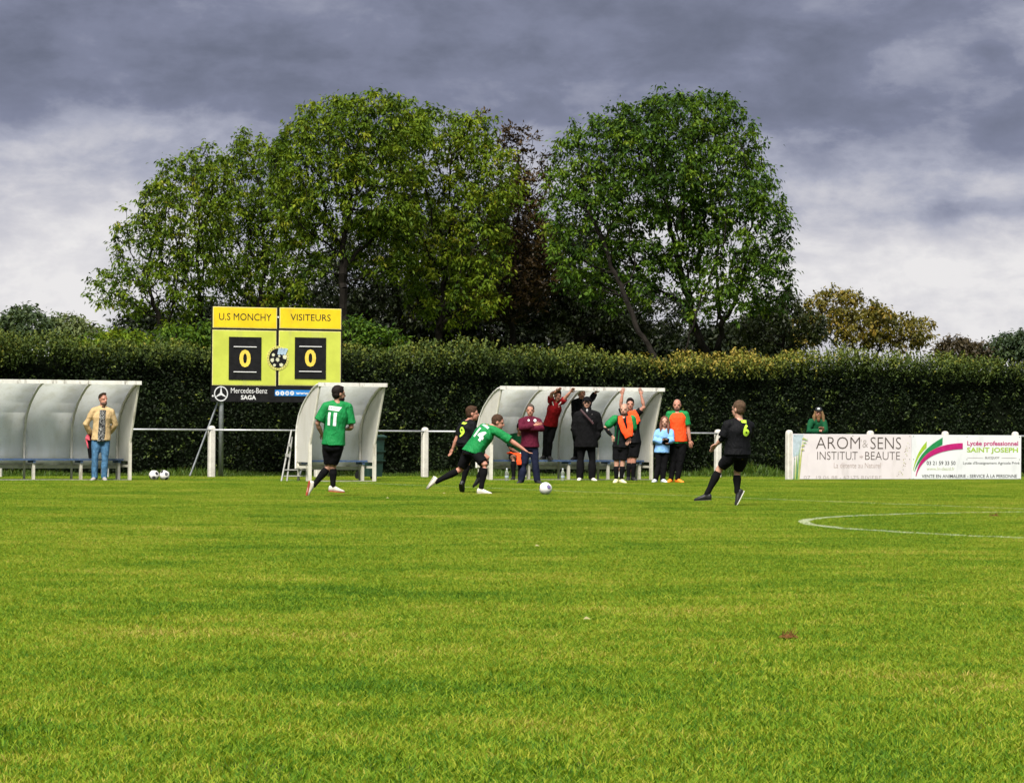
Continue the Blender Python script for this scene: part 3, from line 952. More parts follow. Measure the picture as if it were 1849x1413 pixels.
def dugout(px, py, length, bays, label):
    """curved shelter; (px, py) is where the middle of its front sill meets the ground"""
    g = G(px, py)
    o = g + NN * -0.65 - UU * length / 2
    root = empty('dugout', (o.x, o.y, 0), TH)
    tag(root, label, 'dugout', 'white curved dugouts along the touchline')
    bw = length / bays
    for i in range(bays):                                   # a bent sheet per bay
        q = MB(); q.smooth = True
        x0, x1 = i * bw + 0.006, (i + 1) * bw - 0.006
        vs = []; n = len(PROFILE)
        for x in (x0, x1):
            for y, z in PROFILE:
                vs.append((x, y, z))
        for x in (x0, x1):
            for j, (y, z) in enumerate(PROFILE):
                a = PROFILE[max(j - 1, 0)]; b_ = PROFILE[min(j + 1, n - 1)]
                d = Vector((0, b_[0] - a[0], b_[1] - a[1])).normalized()
                vs.append((x, y + d.z * 0.018, z - d.y * 0.018))
        fs = []
        for j in range(n - 1):
            fs += [(j, j + 1, n + j + 1, n + j), (2 * n + j, 3 * n + j, 3 * n + j + 1, 2 * n + j + 1),
                   (j, 2 * n + j, 2 * n + j + 1, j + 1), (n + j, n + j + 1, 3 * n + j + 1, 3 * n + j)]
        fs += [(0, n, 3 * n, 2 * n), (n - 1, 3 * n - 1, 4 * n - 1, 2 * n - 1)]
        q.add(vs, fs); q.build('back_panel', M_SHEET, root)
    for i in range(bays + 1):                               # bent ribs
        x = min(max(i * bw, 0.02), length - 0.02)
        pts = [(x, y - .028 - (0.012 if 0 < i < bays else 0), z - (0.02 if z > 1.3 else 0)) for y, z in PROFILE]
        q = MB(); q.smooth = True
        q.tube([(x, pts[0][1], 0.0)] + pts, 0.026 if 0 < i < bays else 0.03, 7); q.build('rib', M_FRAME, root)
    for x, s_ in ((-0.012, -1), (length + 0.012, 1)):       # end walls
        poly = [(y, z) for y, z in PROFILE if z > .44]
        poly = [(0, .42)] + poly + [(-1.13, 2.02), (-.66, .78), (-.64, .42)]
        M = Matrix(((0, 0, 1, x - .006), (1, 0, 0, 0), (0, 1, 0, 0), (0, 0, 0, 1)))
        q = MB(); q.prism(poly, 0, 0.012, M); q.build('end_panel', M_ENDSHEET, root)
        q = MB()                                           # sloping front stile and its leg
        q.tube([(x, -1.14, 2.04), (x, -.67, .78)], 0.026, 6); q.build('front_stile', M_FRAME, root)
        q = MB(); q.box((x - .03, -.70, 0), (x + .03, -.63, .82)); q.build('leg', M_FRAME, root)
        q = MB(); q.tube([(x + s_ * .015, y + .012, z) for y, z in PROFILE], 0.022, 6); q.build('edge_trim', M_FASCIA, root)
        q = MB(); q.box((x - .02, -.63, .29), (x + .02, -.03, .34)); q.build('side_rail', M_FRAME, root)
    q = MB(); q.box((-.05, -1.20, 2.015), (length + .05, -1.14, 2.095)); q.build('fascia', M_FASCIA, root)
    q = MB(); q.box((.03, -.055, .255), (length - .03, .03, .325)); q.build('bottom_rail', M_FRAME, root)
    q = MB(); q.box((0, -.68, .0), (length, -.64, .035)); q.build('ground_rail', plain('ground_rail_paint', (.42, .40, .34), .7, dirt=((.1, .08, .05), .8, 6)), root)
    q = MB(); q.box((.02, -.40, .425), (length - .02, -.25, .462)); q.build('bench_plank', M_BENCH, root)
    q = MB(); q.box((.02, -.235, .425), (length - .02, -.08, .462)); q.build('bench_plank', M_BENCH, root)
    for i in range(bays + 1):
        x = min(max(i * bw + (.10 if i < bays else -.1), .1), length - .1)
        q = MB(); q.box((x - .03, -.38, .375), (x + .03, -.05, .424)); q.build('bench_bracket', M_BENCH, root)
        q = MB(); q.box((x - .028, -.345, 0), (x + .028, -.29, .374)); q.build('bench_leg', M_FRAME, root)
    return root

DUG_L = dugout(62, 868.0, 4.2, 4, 'long white curved dugout cut by the left picture edge, with man in tan jacket')
DUG_M = dugout(617, 870.3, 1.48, 1, 'short single bay white dugout behind the jogging number eleven')
DUG_R = dugout(1032, 867.6, 4.06, 4, 'long white curved dugout crowded with substitutes and staff')

# ------------------------------------------------------------------ railing
M_POST = plain('white_concrete', (0.60, 0.575, 0.52), 0.8, var=0.12, scale=7, bump=0.35, bscale=30, dirt=((0.27, 0.25, 0.19), 0.6, 5))
M_RAIL = plain('galvanised_pipe', (0.50, 0.51, 0.53), 0.4, 0.3, var=0.15)


def post_mesh(h=1.17, w=0.075):
    q = MB()
    prof = [(w, 0), (w, h - .09), (w * .9, h - .04), (w * .62, h - .01), (w * .25, h)]
    rs_ = []
    for r_, z in prof:
        c = r_ * .35
        rs_.append([Vector((x, y, z)) for x, y in ((-r_ + c, -r_), (r_ - c, -r_), (r_, -r_ + c), (r_, r_ - c), (r_ - c, r_), (-r_ + c, r_), (-r_, r_ - c), (-r_, -r_ + c))])
    q.rings(rs_)
    return q.mesh('post')

F0 = G(768, 862.4)
def along(px, base, n_off=0.0):
    """where the line through base along the touchline is seen at picture column px"""
    b_ = base + NN * n_off
    d = FW * F + RT * (px - CX)
    t = (b_.x * d.y - b_.y * d.x) / (UU.y * d.x - UU.x * d.y)
    return b_ + UU * t

fence = empty('pitch_railing', F0, TH)
tag(fence, 'white concrete posts carrying one metal pipe rail along the pitch', 'railing')
pm = post_mesh(); pm.materials.append(M_POST)
cols = [-2, 191, 383, 575, 768, 945, 1122, 1297]
pp = [along(c, F0) for c in cols]
for p in pp:
    o = link('post', pm, None, fence); o.location = ((p - F0).dot(UU), 0, 0)
rend = [along(-160, F0)] + pp[1:-1] + [along(1306, F0)]
for a_, b_ in zip(rend[:-1], rend[1:]):
    q = MB(); q.smooth = True
    q.tube([((a_ - F0).dot(UU), -.055, 1.075), ((b_ - F0).dot(UU), -.055, 1.075)], 0.022, 8); q.build('rail', M_RAIL, fence)

# ------------------------------------------------------------------ flat lettering on a board
def frame_at(o, r_, u_, n_):
    return Matrix((r_, u_, n_)).transposed().to_4x4() if o is None else Matrix.Translation(o) @ Matrix((r_, u_, n_)).transposed().to_4x4()


def put_text(parent, M, s, cx, cy, w, h, mat, bold=0.0, off=0.004, italic=0.0, name='lettering'):
    vs, fs = text_mesh(s, w, h, bold, 0, italic)
    # one mesh per word: letters closer than a space stay together
    root_ = list(range(len(vs)))
    def find(a):
        while root_[a] != a:
            root_[a] = root_[root_[a]]; a = root_[a]
        return a
    for f_ in fs:
        for q_ in f_[1:]:
            root_[find(q_)] = find(f_[0])
    comp = {}
    for f_ in fs:
        comp.setdefault(find(f_[0]), []).append(f_)
    items = sorted((min(vs[i_][0] for f_ in cf for i_ in f_), max(vs[i_][0] for f_ in cf for i_ in f_), n_) for n_, cf in comp.items())
    words_ = []; right = -1e9; gap = 0.16 * (vs[:, 1].max() - vs[:, 1].min())
    for lo_, hi_, n_ in items:
        if ' ' in s and (not words_ or lo_ > right + gap):
            words_.append([])
        elif not words_:
            words_.append([])
        words_[-1] += comp[n_]; right = max(right, hi_)
    for wf in words_:
        ids = sorted({i_ for f_ in wf for i_ in f_}); mp = {i_: n_ for n_, i_ in enumerate(ids)}
        me = bpy.data.meshes.new(name)
        me.from_pydata([tuple(M @ Vector((vs[i_][0] + cx, vs[i_][1] + cy, off))) for i_ in ids], [], [[mp[i_] for i_ in f_] for f_ in wf]); me.update()
        o_ = link(name, me, mat, parent, True)
    return o_


def put_poly(parent, M, poly, mat, off=0.0, thick=0.003, name='print'):
    q = MB(); q.prism(poly, off, off + thick, M)
    return q.build(name, mat, parent, True)


def circle(cx, cy, r_, n=28, ry=None):
    return [(cx + r_ * math.cos(2 * math.pi * i / n), cy + (ry or r_) * math.sin(2 * math.pi * i / n)) for i in range(n)]

M_INK = plain('black_print', (0.012, 0.012, 0.013), 0.6, var=0.2)
M_BLACK = plain('black_board', (0.010, 0.010, 0.011), 0.7, var=0.3, spec=0.2)
M_WHITE = plain('white_print', (0.78, 0.78, 0.78), 0.6, var=0.05)

# ------------------------------------------------------------------ scoreboard
def scoreboard():
    base = G(402, 861.6)
    o = along(382.3, base)
    e = along(617.0, base)
    Wd = (e - o).length
    zb = U(382, 724.5, o.y).z; zt = U(384, 552.5, o.y).z
    H = zt - zb
    root = empty('scoreboard', (base.x, base.y, 0), TH)
    tag(root, 'black framed scoreboard with yellow home and visitor panels both showing nought', 'scoreboard')
    M = frame_at(Vector((o.x, o.y, zb)), UU, Vector((0, 0, 1)), NN)
    X = lambda cx: (cx - 168) / (1381 - 168) * Wd
    Yv = lambda cx, cy: H - (cy - 58 - 0.017 * (cx - 168)) / (950 - 58) * H
    def rect(x0, x1, y0, y1, mat, off, th, name):
        xm = (x0 + x1) / 2
        return put_poly(root, M, [(X(x0), Yv(xm, y1)), (X(x1), Yv(xm, y1)), (X(x1), Yv(xm, y0)), (X(x0), Yv(xm, y0))], mat, off, th, name)
    put_poly(root, M, [(0, 0), (Wd, 0), (Wd, H), (0, H)], M_BLACK, -0.06, 0.06, 'backboard')
    yel = plain('yellow_panel', (0.86, 0.62, 0.012), 0.5, var=0.07, scale=3, dirt=((0.5, 0.40, 0.05), .5, 5))
    lime = plain('lime_panel', (0.58, 0.64, 0.085), 0.5, var=0.07, scale=3, dirt=((0.46, 0.47, 0.16), .5, 4))
    edge = plain('pale_panel_edge', (0.80, 0.74, 0.32), 0.5)
    dig = plain('yellow_digit', (0.88, 0.66, 0.09), 0.5)
    for x0, x1, y0, y1, mt in ((172, 765, 66, 264, yel), (790, 1370, 72, 268, yel), (170, 760, 283, 802, lime), (785, 1368, 288, 806, lime)):
        p = rect(x0, x1, y0, y1, edge, 0.001, 0.004, 'panel_edge')
        q = rect(x0 + 6, x1 - 6, y0 + 6, y1 - 6, mt, 0.0055, 0.004, 'panel')
    put_text(root, M, 'U.S MONCHY', X(470), Yv(470, 158), X(712) - X(228), H * 66 / 892, M_INK, 0.0, 0.012)
    put_text(root, M, 'VISITEURS', X(1080), Yv(1080, 160), X(1270) - X(892), H * 62 / 892, M_INK, 0.0, 0.012)
    for x0, x1, y0, y1, zx, zy in ((320, 620, 347, 748, 468, 548), (933, 1226, 350, 742, 1078, 545)):
        rect(x0, x1, y0, y1, M_BLACK, 0.011, 0.012, 'number_plate')
        put_text(root, M, '0', X(zx), Yv(zx, zy), X(105) - X(0), H * 165 / 892, dig, 0.035, 0.028, name='digit')
        for dy in (-108, 128):
            q = MB()
            c0 = M @ Vector((X(zx - 105), Yv(zx, zy + dy), 0.03)); c1 = M @ Vector((X(zx + 105), Yv(zx, zy + dy), 0.03))
            q.tube([c0, c1], 0.011, 8); q.build('card_rod', M_WHITE, root, True)
    # club crest: ring with lettering dots round a patchy black and white ball with a pale blue wing
    cx, cy = X(775), Yv(775, 545); r0 = X(104) - X(0)
    crest = put_poly(root, M, circle(cx, cy, r0), plain('crest_ring', (0.66, 0.62, 0.16), .5), 0.012, 0.006, 'crest')
    put_poly(crest, Matrix.Identity(4) @ M, circle(cx, cy, r0 * .80), M_BLACK, 0.0185, 0.003, 'crest_ball')
    rg = random.Random(4)
    pale = plain('crest_pale', (0.68, 0.68, 0.48), .5); blue = plain('crest_blue', (0.42, 0.56, 0.68), .5)
    for a, rr, sz in ((3.5, .55, .22), (4.6, .15, .20), (5.2, .62, .2), (.2, .62, .22), (2.6, .5, .16), (4.2, .66, .15), (1.0, .2, .12)):
        px_, py_ = cx + math.cos(a) * rr * r0, cy + math.sin(a) * rr * r0
        put_poly(crest, M, [(px_ + sz * r0 * math.cos(t + a) * rg.uniform(.7, 1.1), py_ + sz * r0 * math.sin(t + a) * rg.uniform(.7, 1.1)) for t in (0, 1.25, 2.5, 3.8, 5.0)],
                 pale, 0.0225, 0.003, 'crest_patch')
    for i in range(3):
        x_ = cx - .06 * r0 + i * .26 * r0
        put_poly(crest, M, [(x_, cy + .32 * r0), (x_ + .2 * r0, cy + .26 * r0), (x_ + .42 * r0, cy + .78 * r0), (x_ + .1 * r0, cy + .84 * r0)], blue, 0.0265, 0.003, 'crest_wing')
    for i in range(26):
        a = 2 * math.pi * i / 26
        put_poly(crest, M, circle(cx + math.cos(a) * r0 * .9, cy + math.sin(a) * r0 * .9, r0 * .035, 6), M_INK, 0.0185, 0.002, 'crest_dot')
    # sponsor band
    sx_, sy_, sr = X(253), Yv(253, 878), X(64) - X(0)
    silver = plain('silver_print', (0.74, 0.75, 0.77), .4)
    q = MB(); n = 40
    ro, ri = sr, sr * .86
    vs = [M @ Vector((sx_ + r_ * math.cos(2 * math.pi * i / n), sy_ + r_ * math.sin(2 * math.pi * i / n), z)) for z in (0.001, 0.006) for r_ in (ro, ri) for i in range(n)]
    fs = []
    for i in range(n):
        j = (i + 1) % n
        fs += [(i, j, n + j, n + i), (2 * n + i, 3 * n + i, 3 * n + j, 2 * n + j), (i, 2 * n + i, 2 * n + j, j), (n + i, n + j, 3 * n + j, 3 * n + i)]
    q.add(vs, fs); star = q.build('star_emblem', silver, root, True)
    for a in (90, 210, 330):
        d = Vector((math.cos(R(a)), math.sin(R(a)))); p_ = Vector((-d.y, d.x))
        c = Vector((sx_, sy_))
        put_poly(star, M, [tuple(c - p_ * sr * .17), tuple(c + d * sr * .9 - p_ * .004), tuple(c + d * sr * .9 + p_ * .004), tuple(c + p_ * sr * .17)], silver, 0.0012 + a * 2e-6, 0.004, 'star_point')
    put_text(root, M, 'Mercedes-Benz', X(512), Yv(512, 850), X(680) - X(343), H * 50 / 892, M_WHITE, 0.0, 0.003)
    put_text(root, M, 'SAGA', X(507), Yv(507, 914), X(577) - X(437), H * 42 / 892, M_WHITE, 0.03, 0.003)
    bl = plain('blue_print', (0.02, 0.22, 0.62), .5)
    rect(752, 1330, 848, 905, bl, 0.001, 0.003, 'blue_band')
    for i, x_ in enumerate((775, 821, 867, 912)):
        put_poly(root, M, circle(X(x_), Yv(x_, 876), (X(19) - X(0)), 18), M_WHITE, 0.0045, 0.002, 'web_icon')
        put_text(root, M, 'ftoy'[i], X(x_), Yv(x_, 876), None, H * 22 / 892, bl, 0.02, 0.0075)
    put_text(root, M, 'www.', X(1010), Yv(1010, 880), X(1075) - X(950), H * 20 / 892, M_WHITE, 0.02, 0.005)
    steel = plain('galvanised_steel', (0.36, 0.38, 0.41), .45, .5, var=.15)
    for cpx in (273, 1290):
        p = Vector((o.x, o.y, 0)) + UU * X(cpx) - NN * 0.10
        q = MB(); q.smooth = True; q.tube([p, p + Vector((0, 0, zt - .1))], 0.055, 10); q.build('post', steel, root, True)
        q = MB(); q.tube([p + Vector((0, 0, zb + .05)) - UU * 0.06, p - UU * 0.62 - NN * .35], 0.022, 6); q.build('brace', steel, root, True)
    for cpx, cpy in ((775, 158), (176, 898)):
        put_poly(root, M, circle(X(cpx), Yv(cpx, cpy), .022, 10), M_WHITE, 0.012, .004, 'bolt')

scoreboard()

# ------------------------------------------------------------------ advertising boards
BA, BB = G(1431, 866.8), G(1843.5, 866.4)
BU = (BB - BA).normalized(); BN = Vector((BU.y, -BU.x, 0))
BL = (BB - BA).length; BH = U(1433, 783.2, BA.y).z
BM = frame_at(Vector((BA.x, BA.y, 0)), BU, Vector((0, 0, 1)), BN)
bx = lambda c: (c - 48) / (1822 - 48) * BL
by = lambda c: BH - (c - 280) / (633 - 280) * BH


def board(x0, x1, mat, label):
    root = empty('advertising_board', BM @ Vector((bx(x0), 0, 0)), math.atan2(BU.y, BU.x))
    tag(root, label, 'sign', 'advertising boards fixed in front of the posts')
    q = MB(); q.box((bx(x0), 0.03, -.02), (bx(x1), BH, 0.0), BM); q.build('panel', mat, root, True)
    for c in (x0 + 14, (x0 + x1) / 2, x1 - 14):
        for y in (292, 470, 622):
            put_poly(root, BM, circle(bx(c), by(y), .012, 8), plain('grey_rivet', (.3, .3, .3), .4, .6), 0.001, .004, 'rivet')
    return root

b1 = board(48, 953, plain('rosy_board', (0.80, 0.735, 0.75), 0.45, var=0.04, scale=2, dirt=((.5, .45, .43), .4, 3)), 'pinkish white beauty salon board with thin grey lettering and grass stalks')
ink = plain('taupe_print', (0.085, 0.065, 0.055), .6); faint = plain('faint_print', (0.46, 0.37, 0.34), .6); lgrey = plain('soft_grey_print', (.42, .37, .36), .6)
def bt(p, s, x0, x1, y0, y1, mat, bold=0.0, it=0.0, off=0.003):
    put_text(p, BM, s, bx((x0 + x1) / 2), by((y0 + y1) / 2), bx(x1) - bx(x0), (y1 - y0) / 353 * BH, mat, bold, off, it)
put_poly(b1, BM, [(bx(50), by(284)), (bx(128), by(284)), (bx(112), by(360)), (bx(92), by(440)), (bx(50), by(455))], plain('pale_blue_print', (.50, .60, .66), .5), .001, .002)
gr = plain('stalk_green', (.20, .42, .06), .5); gd = plain('stalk_dark', (.05, .24, .07), .5); gy = plain('stalk_yellow', (.52, .55, .16), .5)
for i, (xb, xt, yt, w_, mt) in enumerate([(58, 60, 430, 9, gd), (70, 80, 410, 11, gr), (80, 92, 400, 9, gd), (90, 104, 330, 7, gr), (96, 126, 292, 5, gy), (66, 72, 470, 7, gy), (86, 118, 360, 5, gy)]):
    put_poly(b1, BM, [(bx(xb - w_ / 2), by(626)), (bx(xb + w_ / 2), by(626)), (bx(xb + w_ * .35 + (xt - xb) * .5), by((626 + yt) / 2)), (bx(xt), by(yt)), (bx(xb - w_ * .3 + (xt - xb) * .4), by((626 + yt) / 2))],
             mt, .0035 + i * .0012, .001, 'stalk')
for i, (x_, y_, a) in enumerate([(112, 318, .3), (120, 345, -.2), (108, 372, .5), (128, 322, -.1), (104, 400, .2)]):
    put_poly(b1, BM, [(bx(x_), by(y_)), (bx(x_ + 14), by(y_ - 6 - 14 * a)), (bx(x_ + 32), by(y_ - 10 * a)), (bx(x_ + 14), by(y_ + 4 - 6 * a))], gr if i % 2 else gy, .013 + i * .001, .001, 'stalk_leaf')
bt(b1, 'AROM', 222, 556, 300, 392, ink, -.012)
bt(b1, "'&", 562, 616, 318, 380, lgrey, -.012)
bt(b1, 'SENS', 636, 872, 300, 392, ink, -.012)
bt(b1, 'INSTITUT', 232, 538, 413, 475, ink, -.012)
bt(b1, '*', 552, 580, 440, 464, faint)
bt(b1, 'BEAUTE', 596, 864, 413, 475, ink, -.012)
bt(b1, 'La détente au Naturel', 358, 716, 498, 538, faint, -.008)
bt(b1, '19 06 88 - 62175 RIVIERE', 225, 722, 598, 625, lgrey, -.012)
bt(b1, '07', 132, 180, 598, 625, lgrey, -.012)
rg = random.Random(3)
brown = plain('dot_brown', (.22, .16, .07), .6)
for i in range(30):
    u_ = i / 29
    x_ = 938 - 75 * u_ + rg.uniform(-22, 16); y_ = 345 + 260 * u_ + rg.uniform(-10, 10)
    put_poly(b1, BM, circle(bx(x_), by(y_), rg.uniform(.006, .013), 7), brown if i % 3 else gy, .001 + i * 6e-5, .002, 'dot')
b2 = board(955, 1822, plain('white_board', (0.83, 0.845, 0.86), 0.4, var=0.03, scale=2, dirt=((.5, .52, .52), .35, 3)), 'white school board with green and magenta swoosh')
mag = plain('magenta_print', (0.52, 0.012, 0.17), .5); gre = plain('deep_green_print', (0.015, 0.26, 0.075), .5); lim = plain('lime_print', (0.36, 0.56, 0.04), .5)
def swoosh(top, bot, mat, off):
    def bez(p, n=14):
        return [tuple((1 - t) ** 2 * Vector(p[0]) + 2 * t * (1 - t) * Vector(p[1]) + t * t * Vector(p[2])) for t in (i / n for i in range(n + 1))]
    pts = bez(top) + bez(bot)[::-1]
    put_poly(b2, BM, [(bx(x), by(y)) for x, y in pts][::-1], mat, off, .002, 'swoosh')
swoosh([(966, 560), (985, 420), (1072, 330)], [(968, 562), (1000, 440), (1070, 382)], lim, .001)
swoosh([(976, 565), (1010, 400), (1196, 300)], [(978, 567), (1030, 430), (1194, 356)], gre, .0035)
swoosh([(986, 600), (1020, 350), (1354, 342)], [(990, 602), (1040, 400), (1354, 388)], mag, .006)
bt(b2, 'Lycée professionnel', 1390, 1797, 325, 372, mag, .022)
bt(b2, 'SAINT JOSEPH', 1388, 1796, 376, 426, lim, .025)
bt(b2, 'BUCQUOY', 1534, 1648, 448, 468, ink, 0.005)
for x0, x1 in ((1392, 1515), (1665, 1785)):
    put_poly(b2, BM, [(bx(x0), by(459)), (bx(x1), by(459)), (bx(x1), by(456)), (bx(x0), by(456))], lgrey, .001, .002, 'rule')
bt(b2, "Lycée d'Enseignement Agricole Privé", 1358, 1808, 487, 514, M_INK, 0.0)
bt(b2, '03 21 59 33 50', 1072, 1298, 484, 514, M_INK, 0.008)
bt(b2, 'www.ln-desid.fr', 1072, 1292, 530, 556, plain('pale_lime_print', (.50, .58, .30), .5), 0.0)
bt(b2, 'VENTE EN ANIMALERIE - SERVICE À LA PERSONNE', 1034, 1788, 582, 614, M_INK, 0.006)
# posts behind the boards, with their own rail
rail2 = empty('board_railing', BA, math.atan2(BU.y, BU.x))
tag(rail2, 'white concrete posts and pipe standing behind the advertising boards', 'railing')
for c in (50, 655, 1237, 1795):
    o = link('post', pm, None, rail2); o.location = (bx(c) + (0.0 if c > 60 else -.035), 0.105, 0)
q = MB(); q.smooth = True; q.tube([(0, .16, 1.06), (BL + 3.0, .16, 1.06)], .024, 8); q.build('rail', M_RAIL, rail2)

# ------------------------------------------------------------------ balls
def ball(px, py, r_, label, seed, pal):
    g = G(px, py)
    me = bpy.data.meshes.new('football')
    bm = bmesh.new(); bmesh.ops.create_icosphere(bm, subdivisions=5, radius=r_)
    rg = random.Random(seed)
    rot = Matrix.Rotation(rg.random() * 6, 3, 'Z') @ Matrix.Rotation(rg.random() * 6, 3, 'X')
    t = (1 + 5 ** .5) / 2
    pent = [rot @ Vector(v).normalized() for v in [(-1, t, 0), (1, t, 0), (-1, -t, 0), (1, -t, 0), (0, -1, t), (0, 1, t), (0, -1, -t), (0, 1, -t), (t, 0, -1), (t, 0, 1), (-t, 0, -1), (-t, 0, 1)]]
    hexa = []
    for i in range(12):
        for j in range(i):
            for l in range(j):
                if all((pent[a] - pent[b_]).length < 1.2 for a, b_ in ((i, j), (j, l), (i, l))):
                    hexa.append((pent[i] + pent[j] + pent[l]).normalized())
    cells = [(p, 1.0) for p in pent] + [(h_, 0.0) for h_ in hexa]
    for v in bm.verts:
        d = v.co.normalized()
        ds = sorted(((d - c).length + (0.035 if pz else 0) for c, pz in cells))
        seam = max(0, 1 - (ds[1] - ds[0]) / 0.05)
        v.co = d * (r_ - 0.0022 * seam)
    for f_ in bm.faces:
        d = f_.calc_center_median().normalized()
        bi = min(range(12), key=lambda i: (d - pent[i]).length)
        dd = (d - pent[bi]).length
        f_.material_index = 0
        if dd < 0.36 and bi % 2 == 0:
            f_.material_index = 1
        if bi % 3 == 1 and dd < 0.31:
            f_.material_index = 2
        f_.smooth = True
    bm.to_mesh(me); bm.free()
    o = link('football', me, [plain('ball_white', (.74, .72, .70), .4, var=.05), plain('ball_black', (.02, .02, .025), .4), plain('ball_' + pal[0], pal[1], .4)])
    o.location = (g.x, g.y, r_ + 0.012)
    tag(o, label, 'ball', 'footballs')
ball(985, 894.5, 0.112, 'football in play rolling ahead of the lunging green player', 5, ('violet', (.16, .13, .28)))
ball(278, 868, 0.108, 'spare football left of the pair on grass beside the long cut off dugout', 8, ('grey', (.10, .10, .11)))
ball(297, 868, 0.108, 'spare football right of the pair on grass beside the long cut off dugout', 13, ('grey', (.10, .10, .11)))

# ------------------------------------------------------------------ small things by the shelters
def bin_(px, py):
    g = G(px, py)
    root = empty('waste_bin', (g.x, g.y, 0), TH + .15)
    tag(root, 'dark green plastic bin standing against the end of the short dugout', 'bin')
    gm_ = plain('bin_green', (0.010, 0.035, 0.026), .45, var=.2)
    q = MB(); q.rings([[Vector((x * s_, y * s_, z)) for x, y in ((-.22, -.2), (.22, -.2), (.24, -.16), (.24, .2), (.2, .24), (-.2, .24), (-.24, .2), (-.24, -.16))] for z, s_ in ((.08, .82), (.5, .92), (.93, 1.0))])
    q.build('body', gm_, root)
    q = MB(); q.rings([[Vector((x * s_, y * s_, z)) for x, y in ((-.25, -.24), (.25, -.24), (.26, .26), (-.26, .26))] for z, s_ in ((.931, 1.0), (.96, 1.02), (1.0, .8))]); q.build('lid', gm_, root)
    q = MB(); q.tube([(-.2, .29, .95), (.2, .29, .95)], .016, 8); q.build('handle', gm_, root)
    for x in (-.2, .2):
        q = MB(); q.tube([(x - .03, .2, .10), (x + .03, .2, .10)], .10, 12); q.build('wheel', M_BLACK, root)
    for z in (.42, .62):
        q = MB(); q.box((-.235, -.215, z), (.235, -.19, z + .03)); q.build('rib_band', gm_, root)
pdr = DUG_M.location + UU * 2.0 - NN * -0.16
gpx = 690
bin_(670, 866.2)


def leaning_poles():
    p = DUG_M.location + UU * -0.20 + NN * 0.12
    root = empty('leaning_hurdle', (p.x, p.y, 0), TH)
    tag(root, 'white metal frame leaning behind the back of the short dugout', 'frame')
    mt = plain('dull_white_tube', (.36, .36, .34), .5)
    for i, (x0, x1, h) in enumerate(((-.22, .10, 1.1), (-.08, .12, .95))):
        q = MB(); q.tube([(x0, .02 * i, 0.0), (x1, .2 + .02 * i, h)], .018, 6); q.build('pole', mt, root)
    for z, w in ((.12, .6), (.25, .5)):
        q = MB(); q.tube([(-.15, .05, z), (-.15 + w, .05, z)], .013, 6); q.build('cross_bar', mt, root)
    for x, z in ((.02, .78), (-.04, .56)):
        q = MB(); q.box((x - .05, .06, z - .035), (x + .02, .10, z + .035)); q.build('clamp', mt, root)
leaning_poles()


def bottle(px, py, label, h=.31):
    g = G(px, py)
    root = empty('water_bottle', (g.x, g.y, 0)); tag(root, label, 'bottle', 'clear water bottles by the crowded dugout')
    m = MATS.get('clear_plastic')
    if m is None:
        m, k, b, out = new_mat('clear_plastic')
        b.inputs['Base Color'].default_value = (.9, .95, .97, 1); b.inputs['Roughness'].default_value = .08
        b.inputs['Transmission Weight'].default_value = .85; b.inputs['IOR'].default_value = 1.2
        MATS['clear_plastic'] = m
    q = MB(); q.smooth = True
    q.rings([[Vector((r_ * math.cos(a), r_ * math.sin(a), z)) for a in (2 * math.pi * i / 14 for i in range(14))] for z, r_ in
             ((0.01, .036), (.02, .042), (.06, .043), (.075, .038), (.09, .043), (.13, .043), (.145, .038), (.16, .043), (.2, .042), (.245, .022), (.27, .014))])
    q.build('body', m, root)
    q = MB(); q.tube([(0, 0, .268), (0, 0, .295)], .017, 10); q.build('screw_cap', plain('bottle_cap', (.7, .74, .8), .4), root)
    q = MB(); q.tube([(0, 0, .092), (0, 0, .128)], .0436, 14); q.build('paper_band', plain('bottle_band', (.45, .55, .62), .5), root)
bottle(915, 869.2, 'clear water bottle on grass left of the coach in maroon')
bottle(1016, 869.2, 'clear water bottle on grass below the boy in red')
# ------------------------------------------------------------------ people
C1 = (0, 640, 5.603); C3 = (500, 680, 6.143); C4 = (740, 680, 6.143); C5 = (980, 680, 6.143); C6 = (1220, 700, 6.143)


def skin(name, col):
    if name in MATS:
        return MATS[name]
    m, k, b, out = new_mat(name)
    tc = k.new('ShaderNodeTexCoord').outputs['Object']
    f_ = k.smooth(k.noise(tc, 18, 4), .3, .7, .88, 1.1)
    k.put(b.inputs['Base Color'], k.mix(1.0, (*col, 1), k.comb(f_, f_, f_), 'MULTIPLY'))
    b.inputs['Roughness'].default_value = .55
    b.inputs['Subsurface Weight'].default_value = 0.08
    b.inputs['Subsurface Radius'].default_value = (.02, .008, .005)
    MATS[name] = m
    return m

SK_FAIR = skin('fair_skin', (0.50, 0.27, 0.19)); SK_RUDDY = skin('ruddy_skin', (0.46, 0.21, 0.145)); SK_TAN = skin('tanned_skin', (0.36, 0.185, 0.12))
EYE = plain('eye_dark', (.03, .02, .018), .3); LIP = plain('lip_tone', (.28, .09, .075), .5)
BROWN_HAIR = plain('brown_hair', (.055, .030, .018), .7, var=.3, scale=30, spec=.1, bump=.5, bscale=120)
DARK_HAIR = plain('dark_hair', (.014, .010, .009), .6, var=.3, scale=30, spec=.1, bump=.5, bscale=120)
GREY_HAIR = plain('greying_hair', (.075, .058, .048), .7, var=.3, scale=30, spec=.1, bump=.5, bscale=120)
SANDY_HAIR = plain('sandy_hair', (.085, .052, .032), .7, var=.3, scale=30, spec=.1, bump=.5, bscale=120)
BLOND_HAIR = plain('blond_hair', (.17, .105, .05), .7, var=.3, scale=30, spec=.1, bump=.5, bscale=120)
STUBBLE = plain('stubble', (.10, .052, .036), .8, var=.3, scale=40)
